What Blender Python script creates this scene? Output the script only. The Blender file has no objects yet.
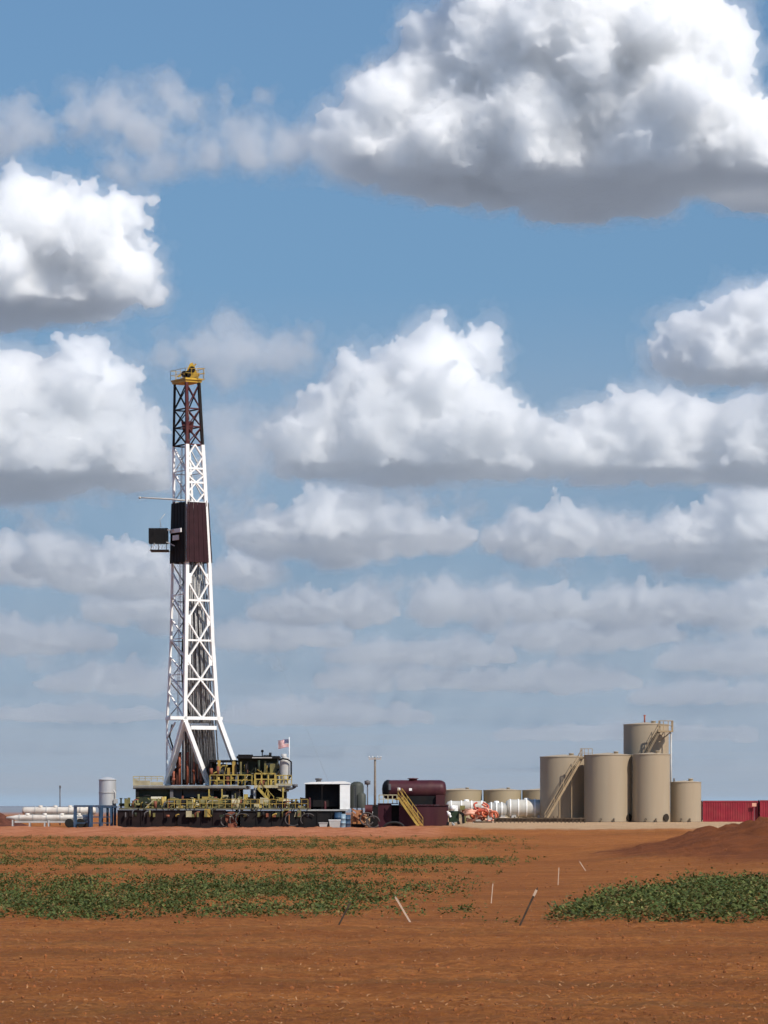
import bpy, bmesh, math, random
import numpy as np
from mathutils import Vector, Matrix
R = math.radians
PI = math.pi
sc = bpy.context.scene
col = sc.collection
# ------------------------------------------------------------------ survey: where things stand (metres, camera at the origin looking along +Y)
F, CX, HOR, CAMZ = 3600.0, 384.0, 806.0, 2.4
def X(px, Y): return (px - CX) * Y / F
def Z(py, Y): return CAMZ + (HOR - py) * Y / F
def W(px, py, Y): return Vector((X(px, Y), Y, Z(py, Y)))

cam_d = bpy.data.cameras.new('camera')
cam = bpy.data.objects.new('camera', cam_d); col.objects.link(cam)
cam.location = (0, 0, CAMZ); cam.rotation_euler = (R(90), 0, 0)
cam_d.sensor_width = 36; cam_d.sensor_fit = 'AUTO'
cam_d.lens = F / 1024 * 36
cam_d.shift_y = (HOR - 512) / 1024
cam_d.clip_start = 0.5; cam_d.clip_end = 200000
sc.camera = cam

SUN_EL, SUN_AZ = R(45), R(43)          # azimuth measured from straight behind the camera towards its right
sdir = Vector((math.sin(SUN_AZ) * math.cos(SUN_EL), -math.cos(SUN_AZ) * math.cos(SUN_EL), math.sin(SUN_EL)))
sun_d = bpy.data.lights.new('sun', 'SUN'); sun_d.energy = 4.5; sun_d.angle = R(0.53); sun_d.color = (1, .925, .815)
sun = bpy.data.objects.new('sun', sun_d); col.objects.link(sun)
sun.rotation_euler = sdir.to_track_quat('Z', 'Y').to_euler()
world = bpy.data.worlds.new('World'); sc.world = world; world.use_nodes = True
nt = world.node_tree
bg = nt.nodes['Background']
sky = nt.nodes.new('ShaderNodeTexSky'); sky.sky_type = 'NISHITA'; sky.sun_disc = False
sky.sun_elevation = SUN_EL
sky.sun_rotation = math.atan2(sdir.x, sdir.y)
sky.altitude = 900; sky.air_density = 1.6; sky.dust_density = 1.0; sky.ozone_density = 10.0
# the sky's gradient is flatter than the clear-air model's: look it up a little above each direction
def mnode(op, a, b):
    n = nt.nodes.new('ShaderNodeMath'); n.operation = op
    for i, v in enumerate((a, b)):
        if isinstance(v, (int, float)): n.inputs[i].default_value = v
        else: nt.links.new(v, n.inputs[i])
    return n.outputs[0]
tc = nt.nodes.new('ShaderNodeTexCoord')
sp = nt.nodes.new('ShaderNodeSeparateXYZ'); nt.links.new(tc.outputs['Generated'], sp.inputs[0])
zc = mnode('MAXIMUM', sp.outputs[2], 0.0)
z2 = mnode('ADD', mnode('ADD', mnode('MULTIPLY', zc, .42), .13), mnode('MULTIPLY', mnode('POWER', zc, 3.0), .45))
cb = nt.nodes.new('ShaderNodeCombineXYZ')
nt.links.new(sp.outputs[0], cb.inputs[0]); nt.links.new(sp.outputs[1], cb.inputs[1]); nt.links.new(z2, cb.inputs[2])
nv = nt.nodes.new('ShaderNodeVectorMath'); nv.operation = 'NORMALIZE'; nt.links.new(cb.outputs[0], nv.inputs[0])
nt.links.new(nv.outputs[0], sky.inputs[0])
nt.links.new(sky.outputs[0], bg.inputs[0]); bg.inputs[1].default_value = 0.083
sc.view_settings.view_transform = 'Standard'; sc.view_settings.look = 'None'
sc.view_settings.exposure = 0.12; sc.view_settings.gamma = 1.0
sc.render.engine = 'CYCLES'
cy = sc.cycles
cy.max_bounces = 72; cy.volume_bounces = 66; cy.diffuse_bounces = 3; cy.glossy_bounces = 3
cy.transmission_bounces = 4; cy.transparent_max_bounces = 160
cy.use_denoising = True
cy.use_adaptive_sampling = True; cy.adaptive_threshold = 0.04
try: cy.denoiser = 'OPENIMAGEDENOISE'
except Exception as e: print('no oidn', e)
cy.sample_clamp_indirect = 10
# ------------------------------------------------------------------ clouds: lumpy closed bodies of white vapour, kilometres away
def vapour_material(density, color):
    m = bpy.data.materials.new('cloud_or_haze'); m.use_nodes = True
    t = m.node_tree; t.nodes.clear()
    out = t.nodes.new('ShaderNodeOutputMaterial')
    v = t.nodes.new('ShaderNodeVolumePrincipled')
    v.inputs['Color'].default_value = (*color, 1); v.inputs['Density'].default_value = density
    v.inputs['Anisotropy'].default_value = .55       # droplets scatter mostly forwards
    t.links.new(v.outputs[0], out.inputs['Volume'])
    return m
ICO = {}
def ico(sub):
    if sub not in ICO:
        b = bmesh.new(); bmesh.ops.create_icosphere(b, subdivisions=sub, radius=1)
        ICO[sub] = (np.array([v.co[:] for v in b.verts]), np.array([[v.index for v in f.verts] for f in b.faces])); b.free()
    return ICO[sub]
def lumps(size, depth, hard=False):
    t = bpy.data.textures.new('lumps', 'CLOUDS'); t.noise_scale = size
    t.noise_depth = depth; t.noise_basis = 'ORIGINAL_PERLIN'; t.noise_type = 'HARD_NOISE' if hard else 'SOFT_NOISE'
    return t
VAPOUR = (.9965, .9972, .998)
H_ = 1100.0                                              # condensation height: every cumulus stands on it
def dist(base): return H_ * F / (HOR - base)
def vapour_body(name, balls, org, s, zb, vox, rough, rng, flat, ragged, mfp, color, thick, parent=None, fine=1.0):
    """one closed surface round a heap of balls, roughened, its underside flattened at the condensation height"""
    V, Fc, off = [], [], 0
    for (x, y, z, r, t_) in balls:
        v, f = ico(3 if r > 24 * s else 2 if r > 7 * s else 1)
        V.append(v * r * np.array((1, t_, 1)) + (x, y, z)); Fc.append(f + off); off += len(v)
    V = np.concatenate(V) - org; Fc = np.concatenate(Fc)
    # below the condensation height the vapour thins out: press the balls flat before they are joined
    h = V[:, 2] - (zb - org[2]); V[:, 2] = np.where(h < 0, V[:, 2] - h * (1 - flat), V[:, 2])
    me = bpy.data.meshes.new(name); me.from_pydata(V.tolist(), [], Fc.tolist())
    o = bpy.data.objects.new(name, me); col.objects.link(o); o.location = org
    def remesh(v): m = o.modifiers.new('remesh', 'REMESH'); m.mode = 'VOXEL'; m.voxel_size = v * s; m.use_smooth_shade = True
    remesh(vox)
    for size, st, dep, hard in ((60, 15, 2, False), (26, 13, 2, True), (11, 8 * fine, 2, True)):
        m = o.modifiers.new('rough', 'DISPLACE'); m.texture = lumps(size * s, dep, hard and rough < 1.5); m.strength = st * s * rough; m.mid_level = .5
    remesh(vox * .9)
    m = o.modifiers.new('rough', 'DISPLACE'); m.texture = lumps(4 * s, 1); m.strength = 2.2 * s * fine; m.mid_level = .5
    dg = bpy.context.evaluated_depsgraph_get()
    new = bpy.data.meshes.new_from_object(o.evaluated_get(dg))
    o.modifiers.clear(); o.data = new; bpy.data.meshes.remove(me)
    n = len(new.vertices); co = np.empty(n * 3, np.float32); new.vertices.foreach_get('co', co); co = co.reshape(-1, 3)
    x, y = co[:, 0] / s, co[:, 1] / s / thick; ph = rng.uniform(0, 6, 3); zf = zb - org[2]
    wob = zf + s * ragged * (.3 * np.sin(x / 31 + ph[0] + np.sin(y / 23)) + .2 * np.sin(x / 13 + y / 19 + ph[1]) - .3)
    co[:, 2] = np.where(co[:, 2] < wob, wob + (co[:, 2] - wob) * max(flat, .25), co[:, 2])
    new.vertices.foreach_set('co', co.ravel()); new.update()
    new.materials.clear(); new.materials.append(vapour_material(1.0 / (mfp * s), color))
    if parent: o.parent = parent; o.location = (0, 0, 0)
    return o
def heap(lobes, Y, zb, rng, levels, shrink, thick, s, deep):
    """balls on balls on balls: how a cumulus heaps up"""
    cur = []
    for (px, py, r, *dy) in lobes:
        Yl = Y + (dy[0] * s if dy else rng.uniform(-.3, .3) * r * s)
        cur.append((X(px, Y), Yl, Z(py, Y), r * s, 1.0))
        for k in range(deep):                            # the body behind what faces the camera
            q = r * rng.uniform(.65, .95); yb = (k + 1) * r * 1.1 * thick
            cur.append((X(px + rng.uniform(-.4, .4) * r, Y), Yl + yb * s, max(zb, Z(py, Y) + rng.uniform(-.5, .1) * r * s), q * s, thick))
    balls = list(cur); front = [c for c in cur if c[4] == 1.0]
    back = [c for c in cur if c[4] != 1.0] if thick != 1.0 else []
    if thick == 1.0: front = [c for i, c in enumerate(cur) if i % (deep + 1) < 2]
    cur = front + back[::2]
    for n in levels:
        nxt = []
        for (x, y, z, r, t_) in cur:
            if r < 4 * s: continue
            for k in range(n):
                v = rng.normal(size=3); v[2] = v[2] * .9 + .35; v[1] -= .25
                v /= np.linalg.norm(v)
                q = r * rng.uniform(*shrink)
                p = np.array((x, y, z)) + v * np.array((1, t_, 1)) * (r * rng.uniform(.78, 1.0))
                if p[2] < zb - .3 * q: continue
                nxt.append((*p, q, 1 + (t_ - 1) * .5))
        balls += nxt; cur = nxt
    return balls
SHELLS = ((-.5, 4.0, 1.0, 1.5), (.5, 50, 1.45, 1.2), (3.0, 120, 2.3, 1.3), (7.0, 330, 3.4, 1.4))
THIN = ((-6, 45, 2.2, 1.5), (-1, 70, 2.8, 1.5), (4, 120, 3.4, 1.5), (10, 240, 4.0, 1.5))
def cloud(label, lobes, base, seed, shells=SHELLS, levels=(10, 8, 5), shrink=(.2, .46), vox=1.8, thick=1.0, flat=.12, color=VAPOUR, deep=2, dens=1.0, group=None):
    """lobes: (px, py, radius px); base: row where the flat underside begins; shells: (offset px, light's free path px, roughness, fine roughness)"""
    Y = dist(base); rng = np.random.default_rng(seed)
    s = Y / F; zb = Z(base, Y)
    balls = heap(lobes, Y, zb, rng, levels, shrink, thick, s, deep)
    org = np.array((X(lobes[0][0], Y), Y, zb))
    o = None
    for k, (off, mfp, rough, fine) in enumerate(shells):
        bl = [(x, y, z, max(r * .5, r + off * s), t_) for (x, y, z, r, t_) in balls if r > (1.6 + 1.5 * k) * s]
        b = vapour_body('cloud_fringe' if o else 'cloud', bl, org, s, zb - off * s * .3, vox * (1 + .12 * k), rough, rng, flat, 8, mfp / dens, color, thick, o, fine)
        o = o or b
    o['label'] = label; o['category'] = 'cloud'
    if group: o['group'] = group
    return o
cloud('huge cumulus with bright crest and long grey flat underside, cut by the upper photo edge',
      [(352,135,36),(388,105,46),(435,85,62),(500,45,76),(575,25,80),(650,25,80),(708,52,54),(600,100,80),(530,115,70),(670,115,75),(738,145,52),(450,135,58),(405,150,40),(560,145,62),(640,155,60),(768,160,52),(810,140,60)],
      178, 11, deep=3)
cloud('rounded white cumulus at the left photo edge, above the other bright one',
      [(28,228,58),(82,234,50),(118,278,38),(60,280,52),(-10,285,70),(126,210,26),(20,290,48),(140,284,22)], 306, 12)
cloud('tall bright cumulus reaching left edge, just left of the derrick crown',
      [(10,410,70),(75,392,50),(105,440,52),(50,460,66),(130,465,34),(118,383,26),(-30,445,80)], 478, 13, deep=3)
cloud('towering cumulus with two white domes right of the derrick crown',
      [(432,350,31),(482,346,24),(395,370,28),(350,383,32),(440,392,48),(330,415,34),(385,425,55),(470,425,50),(300,445,36),(420,455,52),(520,438,36),(560,450,34),(350,460,36),(500,460,40),(590,462,22)], 470, 14, deep=3)
cloud('bulging cumulus against the right edge with dark underside and blue gap below left',
      [(690,338,34),(735,328,42),(790,330,58),(668,358,18),(720,362,34,-30),(770,365,40,-30)], 380, 15)
cloud('broad bright cumulus bank under the right edge cloud',
      [(600,428,32),(640,418,32),(690,433,46),(745,438,50),(800,438,60),(620,458,40),(670,465,40),(575,445,26),(730,468,36)], 472, 16, deep=3)
T_ = dict(shells=THIN, levels=(7, 6, 3), shrink=(.3, .6), flat=.6, deep=1, vox=2.4)
cloud('thin grey shred of cloud at the upper left edge', [(-10,124,24),(22,122,20),(48,126,12)], 146, 21, **T_)
cloud('ragged grey shred with two bright knobs left of the huge cumulus', [(85,118,20),(110,108,24),(140,121,22),(172,94,18),(185,108,12),(160,131,20)], 148, 22, **T_)
cloud('long thin grey veil joining the left shreds to the huge cumulus', [(120,161,16),(160,156,20),(205,154,22),(250,146,20),(290,146,24),(330,150,24),(225,95,12),(262,95,10),(230,121,14)], 178, 23, dens=.8, **T_)
cloud('faint grey shred behind the derrick crown', [(170,355,14),(205,347,22),(240,349,24),(275,357,18),(305,347,12),(225,368,16)], 388, 24, **T_)
cloud('faint grey shred low between derrick and two domed cumulus', [(230,438,24),(262,430,18),(245,458,22),(222,470,18)], 486, 25, **T_)
# smaller heaps receding to the horizon, base behind base
SOFT = ((-.5, 4, 1.0, 1.4), (.5, 36, 1.6, 1.4), (4, 120, 2.7, 1.3))
def heap_row(label, a, b, top, base, seed, thick=2.2, dens=1.0, jag=.75, shells=SOFT):
    q = random.Random(seed); lobes = []; dj = q.uniform(-9, 9); base += dj; top += dj - q.uniform(-6, 10); h = base - top; x_ = a; side = q.uniform(.2, .8)
    while x_ < b:
        t = (x_ - a) / (b - a); env = (1 - abs(t - side) / (side if t < side else 1 - side)) ** .32 * (1 - jag * q.random() ** 1.5)
        r = max(4, h * .45 * env * q.uniform(.75, 1.1))
        lobes.append((x_, base - max(r * .35, h * env - r), r))
        if h * env > r * 2: lobes.append((x_ + q.uniform(-6, 6), base - r * .45, r))
        x_ += r * q.uniform(.7, 1.4)
    cloud(label, lobes, base, seed, shells=shells, levels=(9, 6, 4), thick=thick, flat=.2, deep=2, dens=dens, vox=2.0)
for args in (
    ('rounded cumulus heap right of the derrick at wind wall height', 232, 480, 484, 548, 31),
    ('wide cumulus left of centre under the bright right bank', 488, 660, 500, 550, 32),
    ('bright cumulus touching the right edge under the broad bank', 640, 820, 474, 545, 33),
    ('grey cumulus at the left photo edge, level with the wind wall', -70, 90, 520, 568, 34),
    ('bright lump of cumulus directly left of the black side board', 60, 190, 532, 580, 35),
    ('low bright cumulus touching the left side of the lower derrick', 86, 182, 572, 616, 36),
    ('small bright cumulus directly right of the wind wall', 208, 268, 528, 572, 37),
    ('cumulus puff right of the derrick, low and rounded', 250, 400, 576, 610, 38),
    ('upright cumulus puff in the middle of the sky', 420, 490, 572, 614, 39),
    ('flat topped cumulus puff right of the upright middle one', 488, 590, 576, 612, 40),
    ('long low cumulus at the right edge with flat grey base', 586, 735, 574, 614, 41),
    ('bright cumulus corner at the right edge above the tanks', 715, 820, 556, 612, 42),
    ('long flat bright cloud above the tallest tan tank', 506, 680, 612, 646, 43),
    ('dim flat cloud at the right edge above the tanks', 666, 820, 632, 664, 44),
    ('dim flat cloud left of the lower derrick', -50, 110, 614, 646, 45),
    ('pale flat cloud crossing behind the derrick legs', 40, 190, 646, 678, 46),
    ('pale flat cloud right of the lower derrick', 205, 352, 612, 642, 47),
    ('dim flat cloud in the middle of the low sky', 330, 515, 626, 656, 48),
    ('pale thin cloud over the maroon building', 320, 540, 662, 690, 49),
    ('pale thin cloud left of the tallest tan tank', 470, 640, 656, 684, 50),
    ('pale thin cloud right of the tallest tan tank', 640, 810, 678, 702, 51),
    ('faint thin cloud over the silver tank', -50, 160, 686, 708, 52),
    ('faint thin cloud right of the derrick foot', 220, 430, 694, 716, 53),
    ('faint thin cloud over the tan tanks', 500, 760, 708, 728, 54)):
    f_ = (args[4] - 545) / 185
    heap_row(*args, thick=6.0 + 4.0 * f_, dens=1.0 - .5 * max(0, f_))  # farther heaps made thinner, imitating the fade of distance haze
# torn shreds between them
S_ = dict(shells=((-3, 30, 2.0, 1.6), (2, 70, 2.8, 1.6), (7, 180, 3.6, 1.6)), levels=(7, 5, 3), shrink=(.3, .6), flat=.5, deep=1, vox=2.0)
for k, (label, px, py, w, h) in enumerate((
    ('torn grey shred under the left bright cumulus, left of the boom', 70, 512, 120, 26),
    ('torn pale shred right of the boom and upper mast', 245, 505, 70, 30),
    ('torn shred under the middle of the two domed cumulus', 420, 496, 150, 22),
    ('torn shred low at the right edge under the broad bank', 700, 560, 110, 24),
    ('torn shred left of the white lattice below the wind wall', 120, 600, 90, 26),
    ('torn shred right of the white lattice below the wind wall', 270, 562, 90, 24),
    ('torn shred in the centre between the round puffs', 410, 592, 70, 22),
    ('torn shred between the flat topped puff and the right edge', 560, 560, 90, 20),
    ('thin torn streak above the flag', 300, 652, 130, 16),
    ('thin torn streak above the pump house', 430, 664, 120, 16),
    ('thin torn streak above the short tan tank', 700, 640, 120, 18),
    ('thin torn streak at the left edge above the silver tank', 20, 652, 110, 16))):
    q = random.Random(200 + k)
    lob = [(px - w / 2 + w * q.random(), py - h * .5 + h * q.random() ** 1.5, h * q.uniform(.16, .42)) for j in range(int(w / h * 2.2) + 3)]
    cloud(label, lob, py + h * .7, 300 + k, **S_)
# scattering slab added at cloud height to stand in for distance haze
def veil():
    m = MBV = bpy.data.meshes.new('haze_layer')
    z0, z1 = H_ - 280, H_ + 30
    X0, X1, Y0_, Y1_ = -60000, 60000, 7500, 150000
    n = 60; v = []; f = []
    for zi, z in enumerate((z0, z1)):
        for j in range(n + 1):
            for i in range(n + 1):
                x = X0 + (X1 - X0) * i / n; y = Y0_ + (Y1_ - Y0_) * (j / n) ** 2
                k = math.sin(x / 2300 + 1.7 * math.sin(y / 3100)) * math.sin(y / 1900 + 1.3 * math.sin(x / 4100))
                drop = y * y / 12.74e6                       # the earth curves away
                v.append((x, y, ((z + (60 * k if zi else 35 * k)) if j else (z0 + z1) / 2 + (5 if zi else -5)) - drop))
    N = (n + 1) ** 2
    for zi in (0, 1):
        for j in range(n):
            for i in range(n):
                a = zi * N + j * (n + 1) + i; q = (a, a + 1, a + n + 2, a + n + 1); f.append(q if zi else q[::-1])
    ring = [i for i in range(n + 1)] + [j * (n + 1) + n for j in range(1, n + 1)] + [n * (n + 1) + i for i in range(n - 1, -1, -1)] + [j * (n + 1) for j in range(n - 1, 0, -1)]
    for a, b in zip(ring, ring[1:] + ring[:1]): f.append((a, b, b + N, a + N))
    m.from_pydata(v, [], f); m.update(); vm = vapour_material(1 / 6700., (.615, .665, .705)); m.materials.append(vm)
    [n_ for n_ in vm.node_tree.nodes if n_.type == 'PRINCIPLED_VOLUME'][0].inputs['Anisotropy'].default_value = 0
    o = bpy.data.objects.new('haze_layer', m); col.objects.link(o)
    o['label'] = 'added pale layer of haze over the far distance, whitening the sky near the horizon'; o['category'] = 'cloud veil'; o['kind'] = 'stuff'
veil()
# ------------------------------------------------------------------ materials
MATS = {}
def mat(name, c, rough=.6, metal=0.0, var=.18, scale=1.5, dirt=None, dirt_amt=.35, bump=0.0, streak=False):
    """painted steel, cloth, plastic ...: base colour broken up by noise, optional dust of another colour"""
    if name in MATS: return MATS[name]
    m = bpy.data.materials.new(name); m.use_nodes = True; t = m.node_tree
    p = t.nodes['Principled BSDF']; L = t.links.new
    p.inputs['Specular IOR Level'].default_value = .5 if max(c) > .15 else .22; p.inputs['Roughness'].default_value = rough; p.inputs['Metallic'].default_value = metal
    tc = t.nodes.new('ShaderNodeTexCoord')
    src = tc.outputs['Object']
    if streak:
        mp = t.nodes.new('ShaderNodeMapping'); mp.inputs['Scale'].default_value = (1, 1, .12); L(src, mp.inputs[0]); src = mp.outputs[0]
    n = t.nodes.new('ShaderNodeTexNoise'); n.inputs['Scale'].default_value = scale; n.inputs['Detail'].default_value = 6; L(src, n.inputs['Vector'])
    r = t.nodes.new('ShaderNodeMapRange'); r.inputs[1].default_value = .3; r.inputs[2].default_value = .7
    r.inputs[3].default_value = 1 - var; r.inputs[4].default_value = 1 + var; L(n.outputs[0], r.inputs[0])
    mx = t.nodes.new('ShaderNodeMix'); mx.data_type = 'RGBA'; mx.blend_type = 'MULTIPLY'; mx.inputs[0].default_value = 1
    mx.inputs[6].default_value = (*c, 1); L(r.outputs[0], mx.inputs[7])
    outc = mx.outputs[2]
    if dirt:
        n2 = t.nodes.new('ShaderNodeTexNoise'); n2.inputs['Scale'].default_value = scale * .6; n2.inputs['Detail'].default_value = 8; L(src, n2.inputs['Vector'])
        r2 = t.nodes.new('ShaderNodeMapRange'); r2.inputs[1].default_value = .45; r2.inputs[2].default_value = .75; r2.inputs[4].default_value = dirt_amt; L(n2.outputs[0], r2.inputs[0])
        m2 = t.nodes.new('ShaderNodeMix'); m2.data_type = 'RGBA'; L(r2.outputs[0], m2.inputs[0]); L(outc, m2.inputs[6]); m2.inputs[7].default_value = (*dirt, 1)
        outc = m2.outputs[2]
    L(outc, p.inputs['Base Color'])
    if bump:
        b = t.nodes.new('ShaderNodeBump'); b.inputs['Strength'].default_value = bump; b.inputs['Distance'].default_value = .05
        L(n.outputs[0], b.inputs['Height']); L(b.outputs[0], p.inputs['Normal'])
    MATS[name] = m
    return m
DUST = (.34, .19, .11)
WHITE = mat('white_paint', (.84, .85, .84), .5, var=.05, dirt=(.5, .45, .40), dirt_amt=.22)
DARKRED = mat('maroon_paint', (.075, .018, .022), .55, var=.25, dirt=DUST, dirt_amt=.12)
MAROON = mat('maroon_panel', (.052, .012, .019), .5, var=.2, dirt=DUST, dirt_amt=.10)
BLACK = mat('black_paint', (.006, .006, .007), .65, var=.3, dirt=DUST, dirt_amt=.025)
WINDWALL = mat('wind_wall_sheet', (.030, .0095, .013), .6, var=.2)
NEARBLACK = mat('black_steel', (.009, .0075, .008), .65, var=.3, dirt=DUST, dirt_amt=.03)
CROWNY = mat('crown_yellow_paint', (.52, .33, .03), .5, var=.2, dirt=(.16, .10, .05), dirt_amt=.5)
YELLOW = mat('yellow_paint', (.40, .30, .065), .55, var=.3, scale=3, dirt=(.12, .085, .04), dirt_amt=.6)
OLIVE = mat('olive_paint', (.17, .15, .045), .6, var=.35, dirt=(.07, .06, .05), dirt_amt=.6)
KHAKI = mat('khaki_paint', (.40, .36, .23), .6, var=.2, dirt=(.16, .12, .08), dirt_amt=.4)
DKGREEN = mat('dark_green_paint', (.022, .030, .017), .55, var=.35, dirt=DUST, dirt_amt=.05)
GREEN = mat('green_paint', (.03, .07, .035), .55, var=.3)
GREY = mat('grey_paint', (.10, .11, .125), .6, var=.2, dirt=DUST, dirt_amt=.2)
LGREY = mat('light_grey_steel', (.42, .42, .41), .5, var=.12, dirt=(.25, .19, .15), dirt_amt=.4)
STEEL = mat('pipe_steel', (.30, .30, .30), .5, .2, var=.35, scale=4)
SILVER = mat('galvanised_steel', (.50, .52, .54), .45, .2, var=.12, dirt=(.3, .25, .2), dirt_amt=.4, streak=True)
RUST = mat('rusty_steel', (.20, .06, .03), .8, var=.4, scale=3)
ORANGE = mat('orange_plastic', (.62, .16, .08), .5, var=.3)
PINK = mat('faded_orange', (.68, .34, .24), .6, var=.2)
BLUE = mat('blue_paint', (.03, .07, .13), .5, var=.25, dirt=DUST, dirt_amt=.2)
TAN = mat('tan_tank_paint', (.345, .285, .205), .55, var=.09, scale=.5, dirt=(.25, .17, .095), dirt_amt=.5, streak=True)
TANROOF = mat('tan_roof_paint', (.40, .325, .23), .6, var=.08, dirt=(.25, .18, .11), dirt_amt=.5)
FARTAN = mat('pale_tan_paint', (.29, .24, .155), .55, var=.08, scale=.4, streak=True)
REDBOX = mat('red_container_paint', (.23, .009, .022), .5, var=.15, dirt=DUST, dirt_amt=.12)
WOOD = mat('weathered_wood', (.17, .14, .11), .85, var=.3, scale=3)
PALEWOOD = mat('pale_lath_wood', (.50, .36, .26), .8, var=.2, scale=6)
DARKWOOD = mat('dark_stake_wood', (.05, .035, .025), .85, var=.3, scale=6)
RUBBER = mat('black_rubber', (.018, .017, .017), .75, var=.2)
TIMBER = mat('dark_timber', (.09, .065, .045), .85, var=.4, scale=2)

# ------------------------------------------------------------------ mesh builder
class MB:
    def __init__(s): s.v = []; s.f = []; s.sm = []; s.uv = None
    def add(s, vs, fs, smooth=False):
        o = len(s.v); s.v += [tuple(v) for v in vs]; s.f += [tuple(i + o for i in f) for f in fs]; s.sm += [smooth] * len(fs); return s
    def box(s, x0, x1, y0, y1, z0, z1):
        v = [(x, y, z) for z in (z0, z1) for y in (y0, y1) for x in (x0, x1)]
        return s.add(v, [(0, 2, 3, 1), (4, 5, 7, 6), (0, 1, 5, 4), (2, 6, 7, 3), (0, 4, 6, 2), (1, 3, 7, 5)])
    def pbox(s, px0, px1, py0, py1, Y0, depth):
        """box whose front face stands Y0 metres out, from survey columns and rows"""
        return s.box(X(px0, Y0), X(px1, Y0), Y0, Y0 + depth, Z(py1, Y0), Z(py0, Y0))
    def bar(s, a, b, w, h=None, up=(0, 0, 1)):
        a, b = Vector(a), Vector(b); h = h or w
        d = (b - a).normalized(); u = Vector(up)
        if abs(d.dot(u)) > .98: u = Vector((0, 1, 0))
        r = d.cross(u).normalized() * (w / 2); t = r.cross(d).normalized() * (h / 2)
        v = [p + i * r + j * t for p in (a, b) for (i, j) in ((-1, -1), (1, -1), (1, 1), (-1, 1))]
        return s.add(v, [(3, 2, 1, 0), (4, 5, 6, 7), (0, 1, 5, 4), (1, 2, 6, 5), (2, 3, 7, 6), (3, 0, 4, 7)])
    def tube(s, pts, r, n=8, caps=True):
        """round tube through points; r one radius or one per point"""
        pts = [Vector(p) for p in pts]; k = len(pts)
        rr = [r] * k if isinstance(r, (int, float)) else r
        v, f = [], []; ref = None
        for i, p in enumerate(pts):
            d = (pts[min(i + 1, k - 1)] - pts[max(i - 1, 0)]).normalized()
            if ref is None or abs(d.dot(ref)) > .97: ref = Vector((0, 0, 1)) if abs(d.z) < .9 else Vector((0, 1, 0))
            a = d.cross(ref).normalized(); b = a.cross(d).normalized(); ref = b
            v += [p + (a * math.cos(2 * PI * j / n) + b * math.sin(2 * PI * j / n)) * rr[i] for j in range(n)]
        for i in range(k - 1):
            for j in range(n):
                j2 = (j + 1) % n
                f.append((i * n + j, i * n + j2, (i + 1) * n + j2, (i + 1) * n + j))
        s.add(v, f, True)
        if caps:
            o = len(s.v) - len(v)
            s.f += [tuple(o + j for j in range(n))[::-1], tuple(o + (k - 1) * n + j for j in range(n))]; s.sm += [False, False]
        return s
    def lathe(s, c, prof, n=32, axis='z', smooth=True):
        """prof: (radius, height) up the axis through c; sharp rings where two profile points repeat"""
        c = Vector(c); v, f = [], []
        for (r, h) in prof:
            for j in range(n):
                a = 2 * PI * j / n
                q = Vector((r * math.cos(a), r * math.sin(a), h))
                if axis == 'x': q = Vector((q.z, q.x, q.y))
                elif axis == 'y': q = Vector((q.y, q.z, q.x))
                v.append(c + q)
        for i in range(len(prof) - 1):
            if prof[i] == prof[i + 1]: continue
            for j in range(n):
                j2 = (j + 1) % n
                f.append((i * n + j, i * n + j2, (i + 1) * n + j2, (i + 1) * n + j))
        return s.add(v, f, smooth)
    def ball(s, c, r, sx=1, sy=1, sz=1):
        prof = [(max(1e-3, r * math.sin(PI * i / 10)), -r * math.cos(PI * i / 10) * sz) for i in range(11)]
        return s.lathe(c, prof, 14)
    def prism(s, outline, y0, y1):
        """outline (x, z) pulled back from y0 to y1"""
        n = len(outline)
        v = [(x, y0, z) for x, z in outline] + [(x, y1, z) for x, z in outline]
        return s.add(v, [tuple(range(n)), tuple(range(2 * n - 1, n - 1, -1))] + [(i, i + n, (i + 1) % n + n, (i + 1) % n) for i in range(n)])
    def build(s, name, m, parent=None):
        off = parent_world(parent) if parent else Vector()
        me = bpy.data.meshes.new(name); me.from_pydata([tuple(Vector(v) - off) for v in s.v], [], s.f)
        me.polygons.foreach_set('use_smooth', s.sm)
        b = bmesh.new(); b.from_mesh(me); bmesh.ops.recalc_face_normals(b, faces=b.faces); b.to_mesh(me); b.free()
        me.materials.append(m); me.update()
        o = bpy.data.objects.new(name, me); col.objects.link(o)
        if parent: o.parent = parent
        return o
def parent_world(o):
    p = Vector()
    while o: p += o.location; o = o.parent
    return p
def tag(o, label=None, cat=None, group=None, kind=None):
    if label: o['label'] = label
    if cat: o['category'] = cat
    if group: o['group'] = group
    if kind: o['kind'] = kind
    return o
def thing(name, label, cat, loc, group=None):
    o = bpy.data.objects.new(name, None); col.objects.link(o); o.location = loc; o.empty_display_size = .3
    return tag(o, label, cat, group)
def copy_thing(o, loc, label, parent=None):
    c = o.copy(); col.objects.link(c); c.parent = parent
    if parent is None: c.location = loc; c['label'] = label
    for k in [k for k in sc.objects if k.parent == o]: copy_thing(k, None, None, c)
    return c
def railing(mb, a, b, h=1.05, posts=None, r=.03, mid=True):
    a, b = Vector(a), Vector(b); L = (b - a).length; n = posts or max(1, int(L / 1.6)); up = Vector((0, 0, h))
    for i in range(n + 1):
        p = a.lerp(b, i / n); mb.bar(p, p + up, r * 2)
    mb.bar(a + up, b + up, r * 2)
    if mid: mb.bar(a + up * .5, b + up * .5, r * 1.6)
    return mb
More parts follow.
